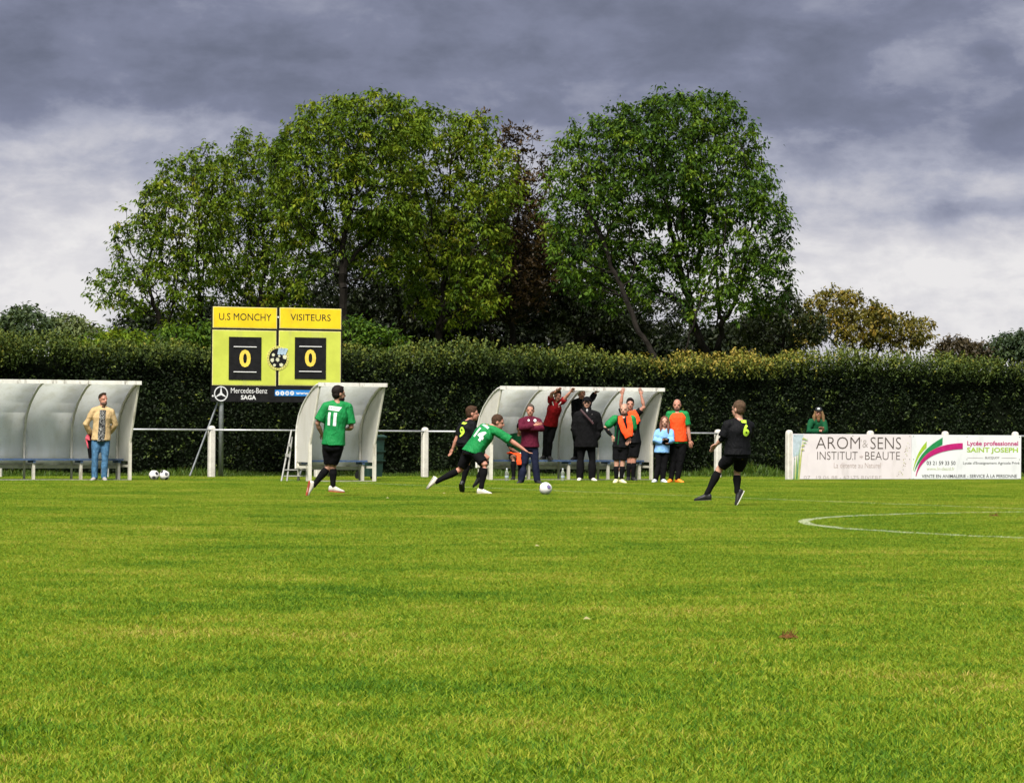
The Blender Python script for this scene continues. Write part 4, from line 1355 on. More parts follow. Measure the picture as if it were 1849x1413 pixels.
GREEN = cloth('green_jersey', (0.012, 0.205, 0.055), .6, fold=.8); BLACKC = cloth('black_cloth', (0.0048, 0.0048, 0.0058), .9); DGREEN = cloth('dark_green_top', (.006, .068, .026), .8)
BLACKJ = cloth('black_jersey', (0.0050, 0.0052, 0.0066), .7, fold=.7)
MAROON = cloth('maroon_top', (.090, .008, .024), .75, fold=.7); RED = cloth('red_shirt', (.25, .008, .012), .75, fold=.7); NAVY = cloth('navy_trousers', (.010, .013, .032), .8)
ORANGE = cloth('orange_bib', (.95, .085, .018), .7, fold=.6); TANJ = cloth('tan_jacket', (.52, .37, .19), .85, fold=.7); JEANS = cloth('blue_jeans', (.060, .145, .255), .85, var=.25, fold=.9)
SKYB = cloth('sky_blue_sweater', (.22, .44, .80), .85, fold=.7); COAT = cloth('black_coat', (.005, .005, .0058), .9, fold=.8)
KWHITE = plain('kit_white_print', (.74, .80, .78), .6); NEON = plain('neon_print', (.55, .85, .06), .5)
SHOE_W = plain('white_boot', (.68, .64, .56), .5, dirt=((.3, .2, .1), .5, 20)); SHOE_B = plain('black_boot', (.012, .012, .013), .5); SHOE_O = plain('orange_shoe', (.95, .26, .02), .55)
SHOE_Y = plain('pale_yellow_boot', (.75, .72, .40), .5); SHOE_G = plain('grey_shoe', (.30, .28, .27), .6); SHOE_WB = plain('bluish_white_shoe', (.68, .72, .80), .5)
SOLE_O = plain('orange_sole', (.42, .07, .025), .6); SOLE_D = plain('dark_sole', (.03, .028, .026), .7); SOLE_L = plain('light_sole', (.60, .60, .52), .6)


def person(label, crop, g, yaw, pel, neck, head, arms, legs, wear, H=1.78, hip_yaw=None, ndy=0.0, hair=None, skin_m=None, fat=1.0, floor=0.0, depth=None,
           beard=None, group=None, hdy=None, hand_rest=None, head_pitch=0.0, noeyes=False):
    """pose from joints seen in the picture; g = ground point below the body, arms/legs = {joint: (x, y, toward-camera -1 .. +1 away)}"""
    ox, oy, sc = crop
    k_ = H / 1.78
    if depth is None:
        depth = G(ox + g[0] / sc, oy + g[1] / sc).y
    pix = lambda p, Y: U(ox + p[0] / sc, oy + p[1] / sc, Y)
    Z = Vector((0, 0, 1))
    fwd = lambda a: Vector((math.sin(R(a)), math.cos(R(a)), 0))
    rgt = lambda a: Vector((math.cos(R(a)), -math.sin(R(a)), 0))
    hy = yaw if hip_yaw is None else hip_yaw
    PEL = pix(pel, depth); NK = pix(neck, depth + ndy); HD = pix(head[:2], depth + ndy + (hdy if hdy is not None else 0))
    sp = (NK - PEL).normalized()
    Rs = rgt(yaw); Rs = (Rs - sp * Rs.dot(sp)).normalized(); Fs = sp.cross(Rs).normalized()
    if Fs.dot(fwd(yaw)) < 0:
        Fs = -Fs
    Rh = rgt(hy)
    J = {}
    for sd_, s_ in (('r', 1), ('l', -1)):
        J['sh' + sd_] = NK - sp * 0.085 * k_ + Rs * s_ * 0.168 * k_ * (0.5 + 0.5 * fat)
        J['hp' + sd_] = PEL - Z * 0.01 + Rh * s_ * 0.088 * k_
    if 'shr' in arms: J['shr'] = pix(arms['shr'][:2], depth + ndy + arms['shr'][2])
    if 'shl' in arms: J['shl'] = pix(arms['shl'][:2], depth + ndy + arms['shl'][2])
    def limb(par, p, L):
        q = pix(p, par.y)
        d = (q - par).length
        sg = p[2] if len(p) > 2 else 0.0
        if d < L and sg:
            q = pix(p, par.y + sg * math.sqrt(L * L - d * d))
        elif d > L * 1.12:
            q = par + (q - par) * (L * 1.12 / d)
        return q
    for sd_ in 'rl':
        J['el' + sd_] = limb(J['sh' + sd_], arms['el' + sd_], .30 * k_)
        J['wr' + sd_] = limb(J['el' + sd_], arms['wr' + sd_], .255 * k_)
        J['kn' + sd_] = limb(J['hp' + sd_], legs['kn' + sd_], .44 * k_)
        J['an' + sd_] = limb(J['kn' + sd_], legs['an' + sd_], .42 * k_)
    # feet
    feet = {}
    for sd_ in 'rl':
        an = J['an' + sd_]; shin = (an - J['kn' + sd_]).normalized()
        t = legs['to' + sd_]
        if t[0] == 'yaw':
            fd = fwd(t[1]) * math.cos(R(t[2])) + Z * math.sin(R(t[2])); up = Z * math.cos(R(t[2])) - fwd(t[1]) * math.sin(R(t[2]))
        else:
            fd = (limb(an, t, .2 * k_) - an).normalized()
            up = (-shin - fd * (-shin).dot(fd)).normalized()
        if t[0] == 'yaw':
            pass
        feet[sd_] = (an, fd, up, up.cross(fd) if True else None)
    # head frame
    hyaw = head[2]
    hf = fwd(hyaw) * math.cos(R(head_pitch)) + Z * math.sin(R(head_pitch))
    hr = rgt(hyaw); tilt = head[3] if len(head) > 3 else 0.0
    hu = hr.cross(hf); hr = (hr * math.cos(R(tilt)) + hu * math.sin(R(tilt))).normalized(); hu = hr.cross(hf).normalized()
    hs = 1.04 * k_ ** .5
    hp = lambda r_, f_, u_: HD + (hr * r_ + hf * f_ + hu * u_) * hs
    HM = Matrix((hr, hf, hu)).transposed()
    # ---------------- body skin
    q = MB()
    def torso(mb, pad, t0=-.16, t1=1.03, front=0.0, narrow=1.0, rings=None):
        L = (NK - PEL).length
        secs = []
        for t, a, b_ in rings or [(-.17, .10, .09), (-.08, .158, .112), (.06, .165, .115), (.30, .142, .104), (.48, .145, .108), (.68, .166, .116), (.80, .158, .104), (.91, .11, .082), (1.02, .060, .060)]:
            if t < t0 - .02 or t > t1 + .02:
                continue
            w_ = min(max(t, 0), 1)
            side = (Rh * (1 - w_) + Rs * w_).normalized()
            ax = sp if t > 0.02 else (sp + Z).normalized()
            side = (side - ax * side.dot(ax)).normalized(); fr = ax.cross(side)
            if fr.dot(Fs) < 0: fr = -fr
            belly = (fat - 1) * max(0, 1 - abs(t - .22) / .5) * .06
            secs.append((PEL + sp * L * t + fr * (front + belly), side * (a * k_ * narrow * (1 + (fat - 1) * .7) + pad), fr * (b_ * k_ * (1 + (fat - 1) * .8) + pad)))
        mb.loft(secs, 20)
    torso(q, 0)
    q.tube([NK - sp * .06, HD - hu * .03 - hf * .015], [.062 * k_, .056 * k_], 12)
    q.ball(hp(0, -.012, .03), (.076 * hs, .097 * hs, .093 * hs), HM, 16, 12)
    q.ball(hp(0, .014, -.045), (.062 * hs, .077 * hs, .077 * hs), HM, 16, 12)
    q.ball(hp(0, .05, -.088), (.034 * hs, .036 * hs, .03 * hs), HM, 10, 8)
    q.tube([hp(0, .082, .008), hp(0, .104, -.028)], [.010 * hs, .016 * hs], 7, True)
    for s_ in (1, -1):
        q.ball(hp(s_ * .077, -.012, -.008), (.011 * hs, .022 * hs, .034 * hs), HM, 8, 6)
        q.ball(hp(s_ * .032, .068, .022), (.03 * hs, .02 * hs, .012 * hs), HM, 8, 6)
    for sd_, s_ in (('r', 1), ('l', -1)):
        sh, el, wr = J['sh' + sd_], J['el' + sd_], J['wr' + sd_]
        q.ball(sh, (.062 * k_,) * 3, None, 12, 8)
        q.tube([NK - sp * .035 + Rs * s_ * .02, sh], [.058 * k_, .05 * k_], 10)
        q.tube([sh, sh.lerp(el, .45), el, el.lerp(wr, .3), el.lerp(wr, .75), wr], [.055 * k_, .05 * k_, .041 * k_, .043 * k_, .033 * k_, .028 * k_], 12, True)
        fa = (wr - el).normalized()
        pn = fa.cross(Rs * s_); pn = pn.normalized() if pn.length > .2 else fa.cross(Fs).normalized()
        ps = fa.cross(pn).normalized()
        PM = Matrix((ps, pn, fa)).transposed()
        q.ball(wr + fa * .05 * k_, (.040 * k_, .019 * k_, .055 * k_), PM, 10, 8)
        hpj, kn, an = J['hp' + sd_], J['kn' + sd_], J['an' + sd_]
        tz = .8 if any(w_[0] == 'trousers' for w_ in wear) else 1.0
        q.tube([hpj, hpj.lerp(kn, .35), hpj.lerp(kn, .8), kn, kn.lerp(an, .15), kn.lerp(an, .35), kn.lerp(an, .75), an],
               [r_ * k_ * tz for r_ in (.086, .083, .060, .055, .052, .057, .039, .036)], 12, True)
        a_, fd, up, _ = feet[sd_]
        q.tube([a_ - up * .03 - fd * .015, a_ - up * .05 + fd * .10], [.028, .018], 8, True)
    body = fuse(q, 'body', 0.012, 2)
    sk = skin_m or SK_FAIR
    body.materials.append(sk); body.materials.append(EYE); body.materials.append(LIP); body.materials.append(STUBBLE)
    ex = MB(); ex.smooth = True
    for sd_, s_ in (('r', 1), ('l', -1)):                   # five fingers, slightly curled
        el, wr = J['el' + sd_], J['wr' + sd_]
        fa = (wr - el).normalized()
        pn = fa.cross(Rs * s_); pn = pn.normalized() if pn.length > .2 else fa.cross(Fs).normalized()
        ps = fa.cross(pn).normalized()
        ex.m = 0
        curl = -.6
        for i, (o_, L_) in enumerate(((-.030, .072), (-.010, .082), (.010, .078), (.029, .062))):
            b0 = wr + fa * .085 * k_ + ps * o_ * k_
            m1 = b0 + fa * L_ * .5 * k_ + pn * L_ * .16 * curl; m2 = m1 + (fa * .42 + pn * .34 * curl).normalized() * L_ * .5 * k_
            ex.tube([b0, m1, m2], [.0095, .009, .0075], 6, True)
        b0 = wr + fa * .025 * k_ - ps * .032 * k_
        ex.tube([b0, b0 + fa * .035 - ps * .022, b0 + fa * .068 - ps * .025 + pn * .01 * curl], [.012, .0105, .0085], 6, True)
    if not noeyes:
        for s_ in (1, -1):
            ex.m = 1; ex.ball(hp(s_ * .032, .0765, .004), (.010 * hs, .006 * hs, .005 * hs), HM, 8, 6)
        ex.m = 2; ex.ball(hp(0, .0835, -.062), (.023 * hs, .008 * hs, .0065 * hs), HM, 8, 6)
    bm = bmesh.new(); bm.from_mesh(body); bm.from_mesh(ex.mesh('extra')); bm.to_mesh(body); bm.free()

    root_xy = PEL.copy()
    parts = []                                               # (name, mesh, material)
    parts.append(('body', body, None))
    def wrinkle(me, amp, sc_):
        co = np.empty(len(me.vertices) * 3, np.float32); me.vertices.foreach_get('co', co); co = co.reshape(-1, 3)
        nr = np.array([v.normal[:] for v in me.vertices])
        d = np.array([mnoise.noise(Vector((c[0] * sc_ * 1.5 + c[2] * 3, c[1] * sc_ * 1.5, c[2] * sc_ * .9))) + .5 * mnoise.noise(Vector((c[0] * sc_ * 3 - c[2] * 6, c[1] * sc_ * 3, c[2] * sc_ * 1.8))) for c in co])
        co += (nr * (d * amp)[:, None]).astype(np.float32)
        me.vertices.foreach_set('co', co.ravel()); me.update()
    def arm_cover(mb, sd_, to, r0, r1):
        sh, el, wr = J['sh' + sd_], J['el' + sd_], J['wr' + sd_]
        if to <= 1:
            mb.tube([sh, sh.lerp(el, to * .5), sh.lerp(el, to)], [r0, (r0 + r1) / 2, r1], 14)
        else:
            mb.tube([sh, sh.lerp(el, .5), el, el.lerp(wr, (to - 1) * .5), el.lerp(wr, to - 1)], [r0, r0 * .93, (r0 + r1) / 2, (r0 + r1) / 2 * .96, r1], 14)
        mb.ball(sh, (r0 * 1.02,) * 3, None, 12, 8)
    for w in wear:
        kind = w[0]
        if kind in ('shirt', 'jacket', 'coat', 'sweater'):
            _, mat, sleeve, hem, pad = w[:5]
            q = MB()
            rr = [(hem, .172, .13), (hem * .5, .172, .128), (.12, .160, .120), (.34, .150, .114), (.5, .152, .116), (.66, .170, .124), (.78, .152, .112), (.89, .108, .090), (.97, .078, .072)]
            torso(q, pad, -9, 9, rings=rr)
            for sd_, s_ in (('r', 1), ('l', -1)):
                q.tube([NK - sp * .04 + Rs * s_ * .025, J['sh' + sd_]], [.062 * k_ + pad, .058 * k_ + pad], 12)
                arm_cover(q, sd_, sleeve, .057 * k_ + pad, (.066 if sleeve <= 1 else .043) * k_ + pad)
            if kind in ('jacket', 'coat'):
                q.tube([NK - sp * .02, NK + sp * .035], [.085 * k_, .078 * k_], 14)
            me = fuse(q, kind, 0.014, 3); wrinkle(me, 0.0085, 5.5); parts.append((kind, me, mat))
        elif kind == 'undersleeve':
            for sd_ in w[2]:
                q = MB(); arm_cover(q, sd_, w[3], .058 * k_, .034 * k_); parts.append(('sleeve', fuse(q, 'sleeve', .012, 2), w[1]))
        elif kind == 'shorts':
            q = MB()
            torso(q, .014, -9, 9, rings=[(-.17, .10, .09), (-.10, .150, .11), (0.0, .158, .112), (.07, .140, .098)])
            for sd_ in 'rl':
                a_, b_ = J['hp' + sd_], J['kn' + sd_]
                q.tube([a_, a_.lerp(b_, .4), a_.lerp(b_, w[2])], [.098 * k_ + (fat - 1) * .03, .098 * k_, (.09 if w[2] < .86 else .078) * k_], 14)
            me = fuse(q, 'shorts', .014, 3); wrinkle(me, .009, 6); parts.append(('shorts', me, w[1]))
        elif kind == 'trousers':
            q = MB()
            torso(q, .012, -9, 9, rings=[(-.17, .10, .09), (-.10, .150, .11), (0.0, .158, .112), (.07, .140, .098)])
            for sd_ in 'rl':
                a_, b_, c_ = J['hp' + sd_], J['kn' + sd_], J['an' + sd_]
                lo = w[2] if len(w) > 2 else .062
                q.tube([a_, a_.lerp(b_, .45), b_, b_.lerp(c_, .4), c_ + (c_ - b_).normalized() * .03], [.098 * k_ + (fat - 1) * .03, .094 * k_, .073 * k_, lo * 1.12, lo], 14)
            me = fuse(q, 'trousers', .014, 2); wrinkle(me, .008, 7); parts.append(('trousers', me, w[1]))
        elif kind == 'socks':
            for sd_ in 'rl':
                b_, c_ = J['kn' + sd_], J['an' + sd_]
                q = MB(); q.tube([b_.lerp(c_, w[2]), b_.lerp(c_, .35), b_.lerp(c_, .72), c_ + (c_ - b_).normalized() * .02], [.058 * k_, .066 * k_, .047 * k_, .044 * k_], 12)
                parts.append(('sock', fuse(q, 'sock', .012, 1), w[1]))
        elif kind == 'shoes':
            for sd_ in 'rl':
                a_, fd, up, _ = feet[sd_]
                side = fd.cross(up).normalized()
                c0 = a_ - up * .052
                def sec(f_, u_, w_, h_):
                    return (c0 + fd * f_ * k_ + up * u_, side * w_, up * h_)
                q = MB(); q.loft([sec(-.07, .012, .02, .03), sec(-.052, .016, .038, .05), sec(0, .02, .043, .058), sec(.05, .008, .046, .048), sec(.11, -.006, .049, .034), sec(.165, -.014, .040, .022), sec(.195, -.018, .02, .014)], 14)
                q.tube([a_ - up * .03, a_ + up * .008], [.042, .046], 12)
                sm = w[1][sd_] if isinstance(w[1], dict) else w[1]
                parts.append(('shoe', fuse(q, 'shoe', .0095, 1), sm))
                q = MB()
                pl = [(-.068, .02), (-.05, .038), (0, .042), (.06, .046), (.12, .05), (.17, .04), (.2, .014)]
                poly = [(x * k_, y) for x, y in pl] + [(x * k_, -y) for x, y in pl[::-1]]
                q.prism(poly, -.038, -.027, Matrix((fd, side, up)).transposed().to_4x4())
                for v in q.v: v += c0
                parts.append(('shoe_sole', q.mesh('shoe_sole'), w[2][sd_] if isinstance(w[2], dict) else w[2]))
        elif kind == 'bib':
            q = MB()
            torso(q, w[2], -9, 9, rings=[(.0, .170, .128), (.18, .160, .122), (.34, .152, .116), (.5, .152, .116), (.70, .160, .124), (.80, .160, .118), (.90, .128, .098), (.97, .088, .08)])
            for s_ in (1, -1):
                q.tube([PEL + (NK - PEL) * .84 + Rs * s_ * .085, NK - sp * .02 + Rs * s_ * .075], [.055, .05], 10)
            me = fuse(q, 'bib', .013, 3); wrinkle(me, .008, 8); parts.append(('bib', me, w[1]))
        elif kind == 'drape':                               # a bib hung round the neck: ribbon through picture points, proud of the chest
            q = MB()
            for pts in w[2]:
                pp_ = []
                for p in pts:
                    base = pix(p[:2], depth + ndy + p[2])
                    pp_.append(base)
                secs = []
                for i, p in enumerate(pp_):
                    d = (pp_[min(i + 1, len(pp_) - 1)] - pp_[max(i - 1, 0)]).normalized()
                    a_ = Rs - d * Rs.dot(d); a_.normalize(); b_ = d.cross(a_)
                    wd = w[3] * (1.0 if i else .8)
                    secs.append((p, a_ * wd * 1.3, b_ * .017))
                q.loft(secs, 12)
            me = fuse(q, 'bib', .012, 2); wrinkle(me, .008, 12); parts.append(('bib', me, w[1]))
        elif kind == 'openfront':                            # shirt seen between the open jacket fronts
            q = MB(); torso(q, w[2], -9, 9, front=w[3], rings=[(-.10, .080, .125), (.1, .078, .118), (.34, .074, .112), (.5, .070, .114), (.68, .066, .122), (.80, .058, .110), (.92, .050, .088)])
            parts.append(('shirt', fuse(q, 'shirt', .012, 2), w[1]))
        elif kind == 'cap':
            q = MB(); q.ball(hp(0, -.008, .062), (.086 * hs, .103 * hs, .078 * hs), HM, 16, 10)
            q.loft([(hp(0, .07, .055), hr * .062 * hs, hu * .012), (hp(0, .11, .055), hr * .066 * hs, hu * .010), (hp(0, .15, .045), hr * .05 * hs, hu * .006)], 14)
            parts.append(('cap', fuse(q, 'cap', .010, 2), w[1]))
            if len(w) > 2:
                q = MB(); q.ball(hp(0, .088, .09), (.035 * hs, .012, .02 * hs), HM, 10, 6); parts.append(('cap_badge', q.mesh('cap_badge'), w[2]))
        elif kind == 'hood':
            q = MB(); q.ball(hp(0, -.055, .0), (.108 * hs, .092 * hs, .128 * hs), HM, 16, 12); q.tube([HD - hu * .09 - hf * .035, NK - sp * .02], [.095, .12], 14)
            parts.append(('hood', fuse(q, 'hood', .012, 3), w[1]))
        elif kind == 'glasses':
            q = MB()
            for s_ in (1, -1):
                q.ball(hp(s_ * .033, .086, .005), (.025 * hs, .007, .017 * hs), HM, 10, 6)
                q.tube([hp(s_ * .055, .078, .008), hp(s_ * .08, -.01, .005)], .003, 5)
            parts.append(('glasses', q.mesh('glasses'), w[1]))
        elif kind == 'strap':
            q = MB(); pp_ = [pix(p[:2], depth + ndy + p[2]) for p in w[2]]
            secs = []
            for i, p in enumerate(pp_):
                d = (pp_[min(i + 1, len(pp_) - 1)] - pp_[max(i - 1, 0)]).normalized(); a_ = d.cross(Vector((0, 1, 0))).normalized()
                secs.append((p, a_ * w[3], Vector((0, .012, 0))))
            q.loft(secs, 8); parts.append(('bag_strap', q.mesh('bag_strap'), w[1]))
        elif kind == 'collar':
            q = MB(); q.tube([NK - sp * .025, NK + sp * .03], [.088 * k_, .074 * k_], 14); parts.append(('collar', fuse(q, 'collar', .011, 1), w[1]))
        elif kind == 'gloves':
            for sd_ in w[2]:
                el, wr = J['el' + sd_], J['wr' + sd_]; fa = (wr - el).normalized()
                q = MB(); q.tube([wr - fa * .04, wr + fa * .05, wr + fa * .10], [.04, .046, .036], 10, True)
                parts.append(('glove', fuse(q, 'glove', .01, 2), w[1]))
        elif kind == 'watch':
            wr = J['wr' + w[2]]; el = J['el' + w[2]]; fa = (wr - el).normalized()
            q = MB(); q.tube([wr - fa * .03, wr - fa * .005], [.036, .036], 12); q.ball(wr - fa * .018 + Vector((0, -.036, 0)), (.024, .01, .024), None, 10, 6); parts.append(('wristwatch', q.mesh('wristwatch'), w[1]))
        elif kind == 'sidepanel':                            # dark side flashes of the jersey
            pass
    if hair:
        style, hm = hair
        q = MB()
        if style == 'short':
            q.ball(hp(0, -.026, .048), (.086 * hs, .103 * hs, .097 * hs), HM, 18, 12); q.ball(hp(0, -.048, -.005), (.080 * hs, .070 * hs, .078 * hs), HM, 14, 10)
            q.ball(hp(0, .03, .105), (.05 * hs, .05 * hs, .026 * hs), HM, 12, 8)
        elif style == 'crop':
            q.ball(hp(0, -.026, .042), (.084 * hs, .102 * hs, .098 * hs), HM, 18, 12); q.ball(hp(0, -.046, -.005), (.080 * hs, .070 * hs, .074 * hs), HM, 14, 10)
        elif style == 'shaved':
            q.ball(hp(0, -.026, .034), (.0772 * hs, .089 * hs, .0915 * hs), HM, 18, 12)
        elif style == 'quiff':
            q.ball(hp(0, -.024, .042), (.080 * hs, .096 * hs, .089 * hs), HM, 18, 12); q.ball(hp(0, .02, .118), (.052 * hs, .062 * hs, .024 * hs), HM, 12, 8)
        elif style == 'long':
            q.ball(hp(0, -.022, .036), (.086 * hs, .100 * hs, .096 * hs), HM, 18, 12)
            for s_ in (1, -1):
                q.tube([hp(s_ * .062, .02, .07), hp(s_ * .084, .02, -.04), hp(s_ * .086, .05, -.15), hp(s_ * .082, .075, -.27)], [.03 * hs, .034 * hs, .036 * hs, .02 * hs], 10, True)
            q.tube([hp(0, -.07, .0), hp(0, -.09, -.16), hp(0, -.08, -.28)], [.075 * hs, .07 * hs, .04 * hs], 12, True)
        elif style == 'locks':
            q.ball(hp(0, -.03, .02), (.088 * hs, .09 * hs, .09 * hs), HM, 18, 12)
            for s_ in (1, -1):
                q.tube([hp(s_ * .07, 0, .02), hp(s_ * .10, .01, -.08), hp(s_ * (.12 if s_ < 0 else .10), .04, -.19)], [.035 * hs, .045 * hs, .03 * hs], 10, True)
        me = fuse(q, 'hair', .010, 1); wrinkle(me, .004, 40); parts.append(('hair', me, hm))
    if beard:
        q = MB(); q.ball(hp(0, .018, -.078), (.0635 * hs, .0785 * hs, .054 * hs * beard[1]), HM, 14, 10)
        if beard[1] > 1.2:
            q.ball(hp(0, .055, -.14), (.045 * hs, .04 * hs, .07 * hs), HM, 12, 8)
        parts.append(('beard', fuse(q, 'beard', .010, 1), beard[0]))
    # settle on what carries the feet
    zmin = 1e9
    for nme, me, _ in parts:
        if nme in ('shoe_sole', 'shoe'):
            zmin = min(zmin, min(v.co.z for v in me.vertices))
    dz = floor - zmin if zmin < 1e8 else 0.0
    root = empty('person', (PEL.x, PEL.y, floor))
    tag(root, label, 'person', group)
    sh_ = Matrix.Translation((-PEL.x, -PEL.y, dz - floor))
    out = {}
    for nme, me, mat in parts:
        me.transform(sh_)
        o = link(nme, me, mat, root)
        out.setdefault(nme, o)
    pr = dict(root=root, J=J, parts=out, Fs=Fs, Rs=Rs, sp=sp, PEL=PEL, NK=NK, pix=pix, depth=depth, dz=dz, shift=sh_, HD=HD, label=label)
    return pr


def print_on(p, target, s, px, w, h, mat, face, name='number', bold=.02, sub=2, poly=None, tilt=0.0):
    """flat print laid on a garment: rays from outside along -face find the cloth"""
    bv = BVHTree.FromPolygons([v.co.copy() for v in target.data.vertices], [tuple(f_.vertices) for f_ in target.data.polygons])
    n = face.normalized()
    up = (p['sp'] - n * p['sp'].dot(n)).normalized()
    rt = up.cross(n).normalized()
    c = p['shift'] @ p['pix'](px, p['depth'])
    # slide the print centre along the line of sight on to the garment
    cam_l = p['shift'] @ CAM
    d = (c - cam_l).normalized()
    hit = bv.ray_cast(cam_l, d)[0]
    if hit is None:
        hit = c
    if poly is None:
        vs, fs = text_mesh(s, w, h, bold, sub)
    else:
        q = bmesh.new(); f0 = q.faces.new([q.verts.new((x, y, 0)) for x, y in poly]); bmesh.ops.triangulate(q, faces=q.faces[:])
        for _ in range(3): bmesh.ops.subdivide_edges(q, edges=q.edges[:], cuts=1, use_grid_fill=True)
        q.verts.index_update(); vs = np.array([v.co[:] for v in q.verts]); fs = [[v.index for v in f_.verts] for f_ in q.faces]; q.free()
    ca, sa = math.cos(tilt), math.sin(tilt)
    co = []
    for v in vs:
        x, y = v[0] * ca - v[1] * sa, v[0] * sa + v[1] * ca
        o_ = hit + rt * x + up * y
        h_ = bv.ray_cast(o_ + n * .35, -n)[0]
        co.append((h_ if h_ is not None and (h_ - o_).length < .2 else o_) + n * .007)
    me = bpy.data.meshes.new(name); me.from_pydata([tuple(v) for v in co], [], fs); me.update()
    return link(name, me, mat, target)

flat = lambda y, p=0: ('yaw', y, p)

# man in tan jacket by the cut-off dugout
pA = person('man in tan jacket, patterned shirt and jeans with hands behind his back', C1, (1005, 1272), 172, (1022, 850), (1040, 535), (1044, 457, 138),
            dict(elr=(868, 705, .6), wrr=(915, 800, .9), ell=(1165, 710, .5), wrl=(1100, 800, .9)),
            dict(knr=(962, 1050, -.3), knl=(1062, 1050, -.3), anr=(957, 1238), anl=(1054, 1238), tor=flat(195), tol=flat(165)),
            [('jacket', TANJ, 1.92, -.06, .018), ('openfront', None, .034, .012), ('trousers', JEANS, .064), ('shoes', SHOE_G, SOLE_D), ('collar', BROWN_HAIR)],
            H=1.80, depth=along(181, DUG_L.location + NN * 1.0).y, hair=('quiff', BROWN_HAIR), skin_m=SK_RUDDY, beard=(STUBBLE, 1.0), fat=1.12)
m, k, b, out = new_mat('floral_shirt')
tc = k.new('ShaderNodeTexCoord').outputs['Object']
c = k.ramp(k.noise(tc, 16, 2, .5, 2.5), [(0.0, (.008, .008, .009)), (.53, (.010, .010, .011)), (.56, (.5, .5, .48)), (.60, (.45, .45, .44)), (.63, (.01, .01, .011))])
k.put(b.inputs['Base Color'], c); b.inputs['Roughness'].default_value = .8
pA['parts']['shirt'].data.materials.clear(); pA['parts']['shirt'].data.materials.append(m)

def garment_in_hand():
    """pink and black top held behind the back"""
    P0 = lambda x, y, d: pA['pix']((x, y), pA['depth'] + d)
    q = MB()
    def ribbon(mb, pts, wd, th):
        secs = [(p, Vector((1, 0, 0)) * w_, Vector((0, th, 0))) for p, w_ in zip(pts, wd)]
        mb.loft(secs, 12)
    ribbon(q, [P0(905, 800, .13), P0(900, 850, .13), P0(905, 940, .14), P0(912, 1050, .14)], [.04, .075, .05, .035], .03)
    root = empty('folded_top', (pA['PEL'].x, pA['PEL'].y + .13, .5)); tag(root, 'pink and black top held behind the back of the man in tan jacket', 'clothing')
    link('black_cloth', fuse(q, 'black_cloth', .012, 2), BLACKC, root, True)
    q = MB(); ribbon(q, [P0(895, 805, .11), P0(885, 850, .10), P0(905, 870, .10)], [.035, .055, .02], .03)
    ribbon(q, [P0(872, 860, .11), P0(885, 910, .11), P0(893, 950, .12)], [.022, .02, .01], .02)
    link('pink_cloth', fuse(q, 'pink_cloth', .011, 2), cloth('pink_cloth', (.75, .12, .17), .8), root, True)
garment_in_hand()

# number eleven
pB = person('green shirted number eleven jogging past the short dugout, back turned', C3, (620, 1335), 24, (622, 770), (668, 300), (690, 212, 62),
            dict(shl=(545, 352, -.05), shr=(790, 362, .05), ell=(448, 540, .2), wrl=(498, 655, .6), elr=(828, 585, -.1), wrr=(775, 600, .9)),
            dict(knl=(575, 1015, .25), knr=(622, 1010, .5), anl=(405, 1225, -.2), anr=(622, 1235, 0), tol=(380, 1345, .2), tor=flat(82, -4)),
            [('shirt', GREEN, .82, -.02, .020), ('shorts', BLACKC, .88), ('socks', BLACKC, .12), ('shoes', SHOE_W, SOLE_O)],
            H=1.84, hair=('short', DARK_HAIR), skin_m=SK_TAN, fat=1.12, beard=(DARK_HAIR, 1.0), group='players on the pitch')
bk = -pB['Fs']
print_on(pB, pB['parts']['shirt'], '11', (610, 488), .16, .22, KWHITE, bk, bold=.07)
print_on(pB, pB['parts']['shirt'], '', (637, 370), 0, 0, KWHITE, bk, name='name_panel', poly=[(-.105, -.035), (.085, -.04), (.105, .03), (-.085, .04)])
print_on(pB, pB['parts']['shirt'], 'A Eurl', (637, 370), .13, .035, GREEN, bk, name='lettering', bold=.0, sub=1).location = (-bk.x * -.003, bk.y * .003, 0)

# number nine
pC = person('black shirted number nine running close behind the lunging green player', C4, (600, 1293), 62, (600, 800), (655, 545), (697, 468, 88),
            dict(shl=(600, 575, .1), shr=(690, 590, -.1), ell=(520, 745, -.2), wrl=(478, 850, .2), elr=(720, 740, 0), wrr=(800, 760, 0)),
            dict(knl=(640, 1010, .2), knr=(860, 960, .3), anl=(588, 1230, .0), anr=(760, 1170, .5), tol=(600, 1300, .9), tor=(680, 1235, .3)),
            [('shirt', BLACKJ, .8, -.02, .016), ('shorts', BLACKC, .80), ('socks', BLACKC, .10), ('shoes', SHOE_B, SOLE_D)],
            H=1.74, hair=('short', BROWN_HAIR), skin_m=SK_RUDDY, group='players on the pitch', depth=None)
print_on(pC, pC['parts']['shirt'], '9', (577, 672), .12, .19, NEON, -pC['Fs'], bold=.03)
print_on(pC, pC['parts']['shirt'], '', (600, 572), 0, 0, NEON, -pC['Fs'], name='name_panel', poly=[(-.06, -.02), (.05, -.02), (.06, .02), (-.05, .02)])

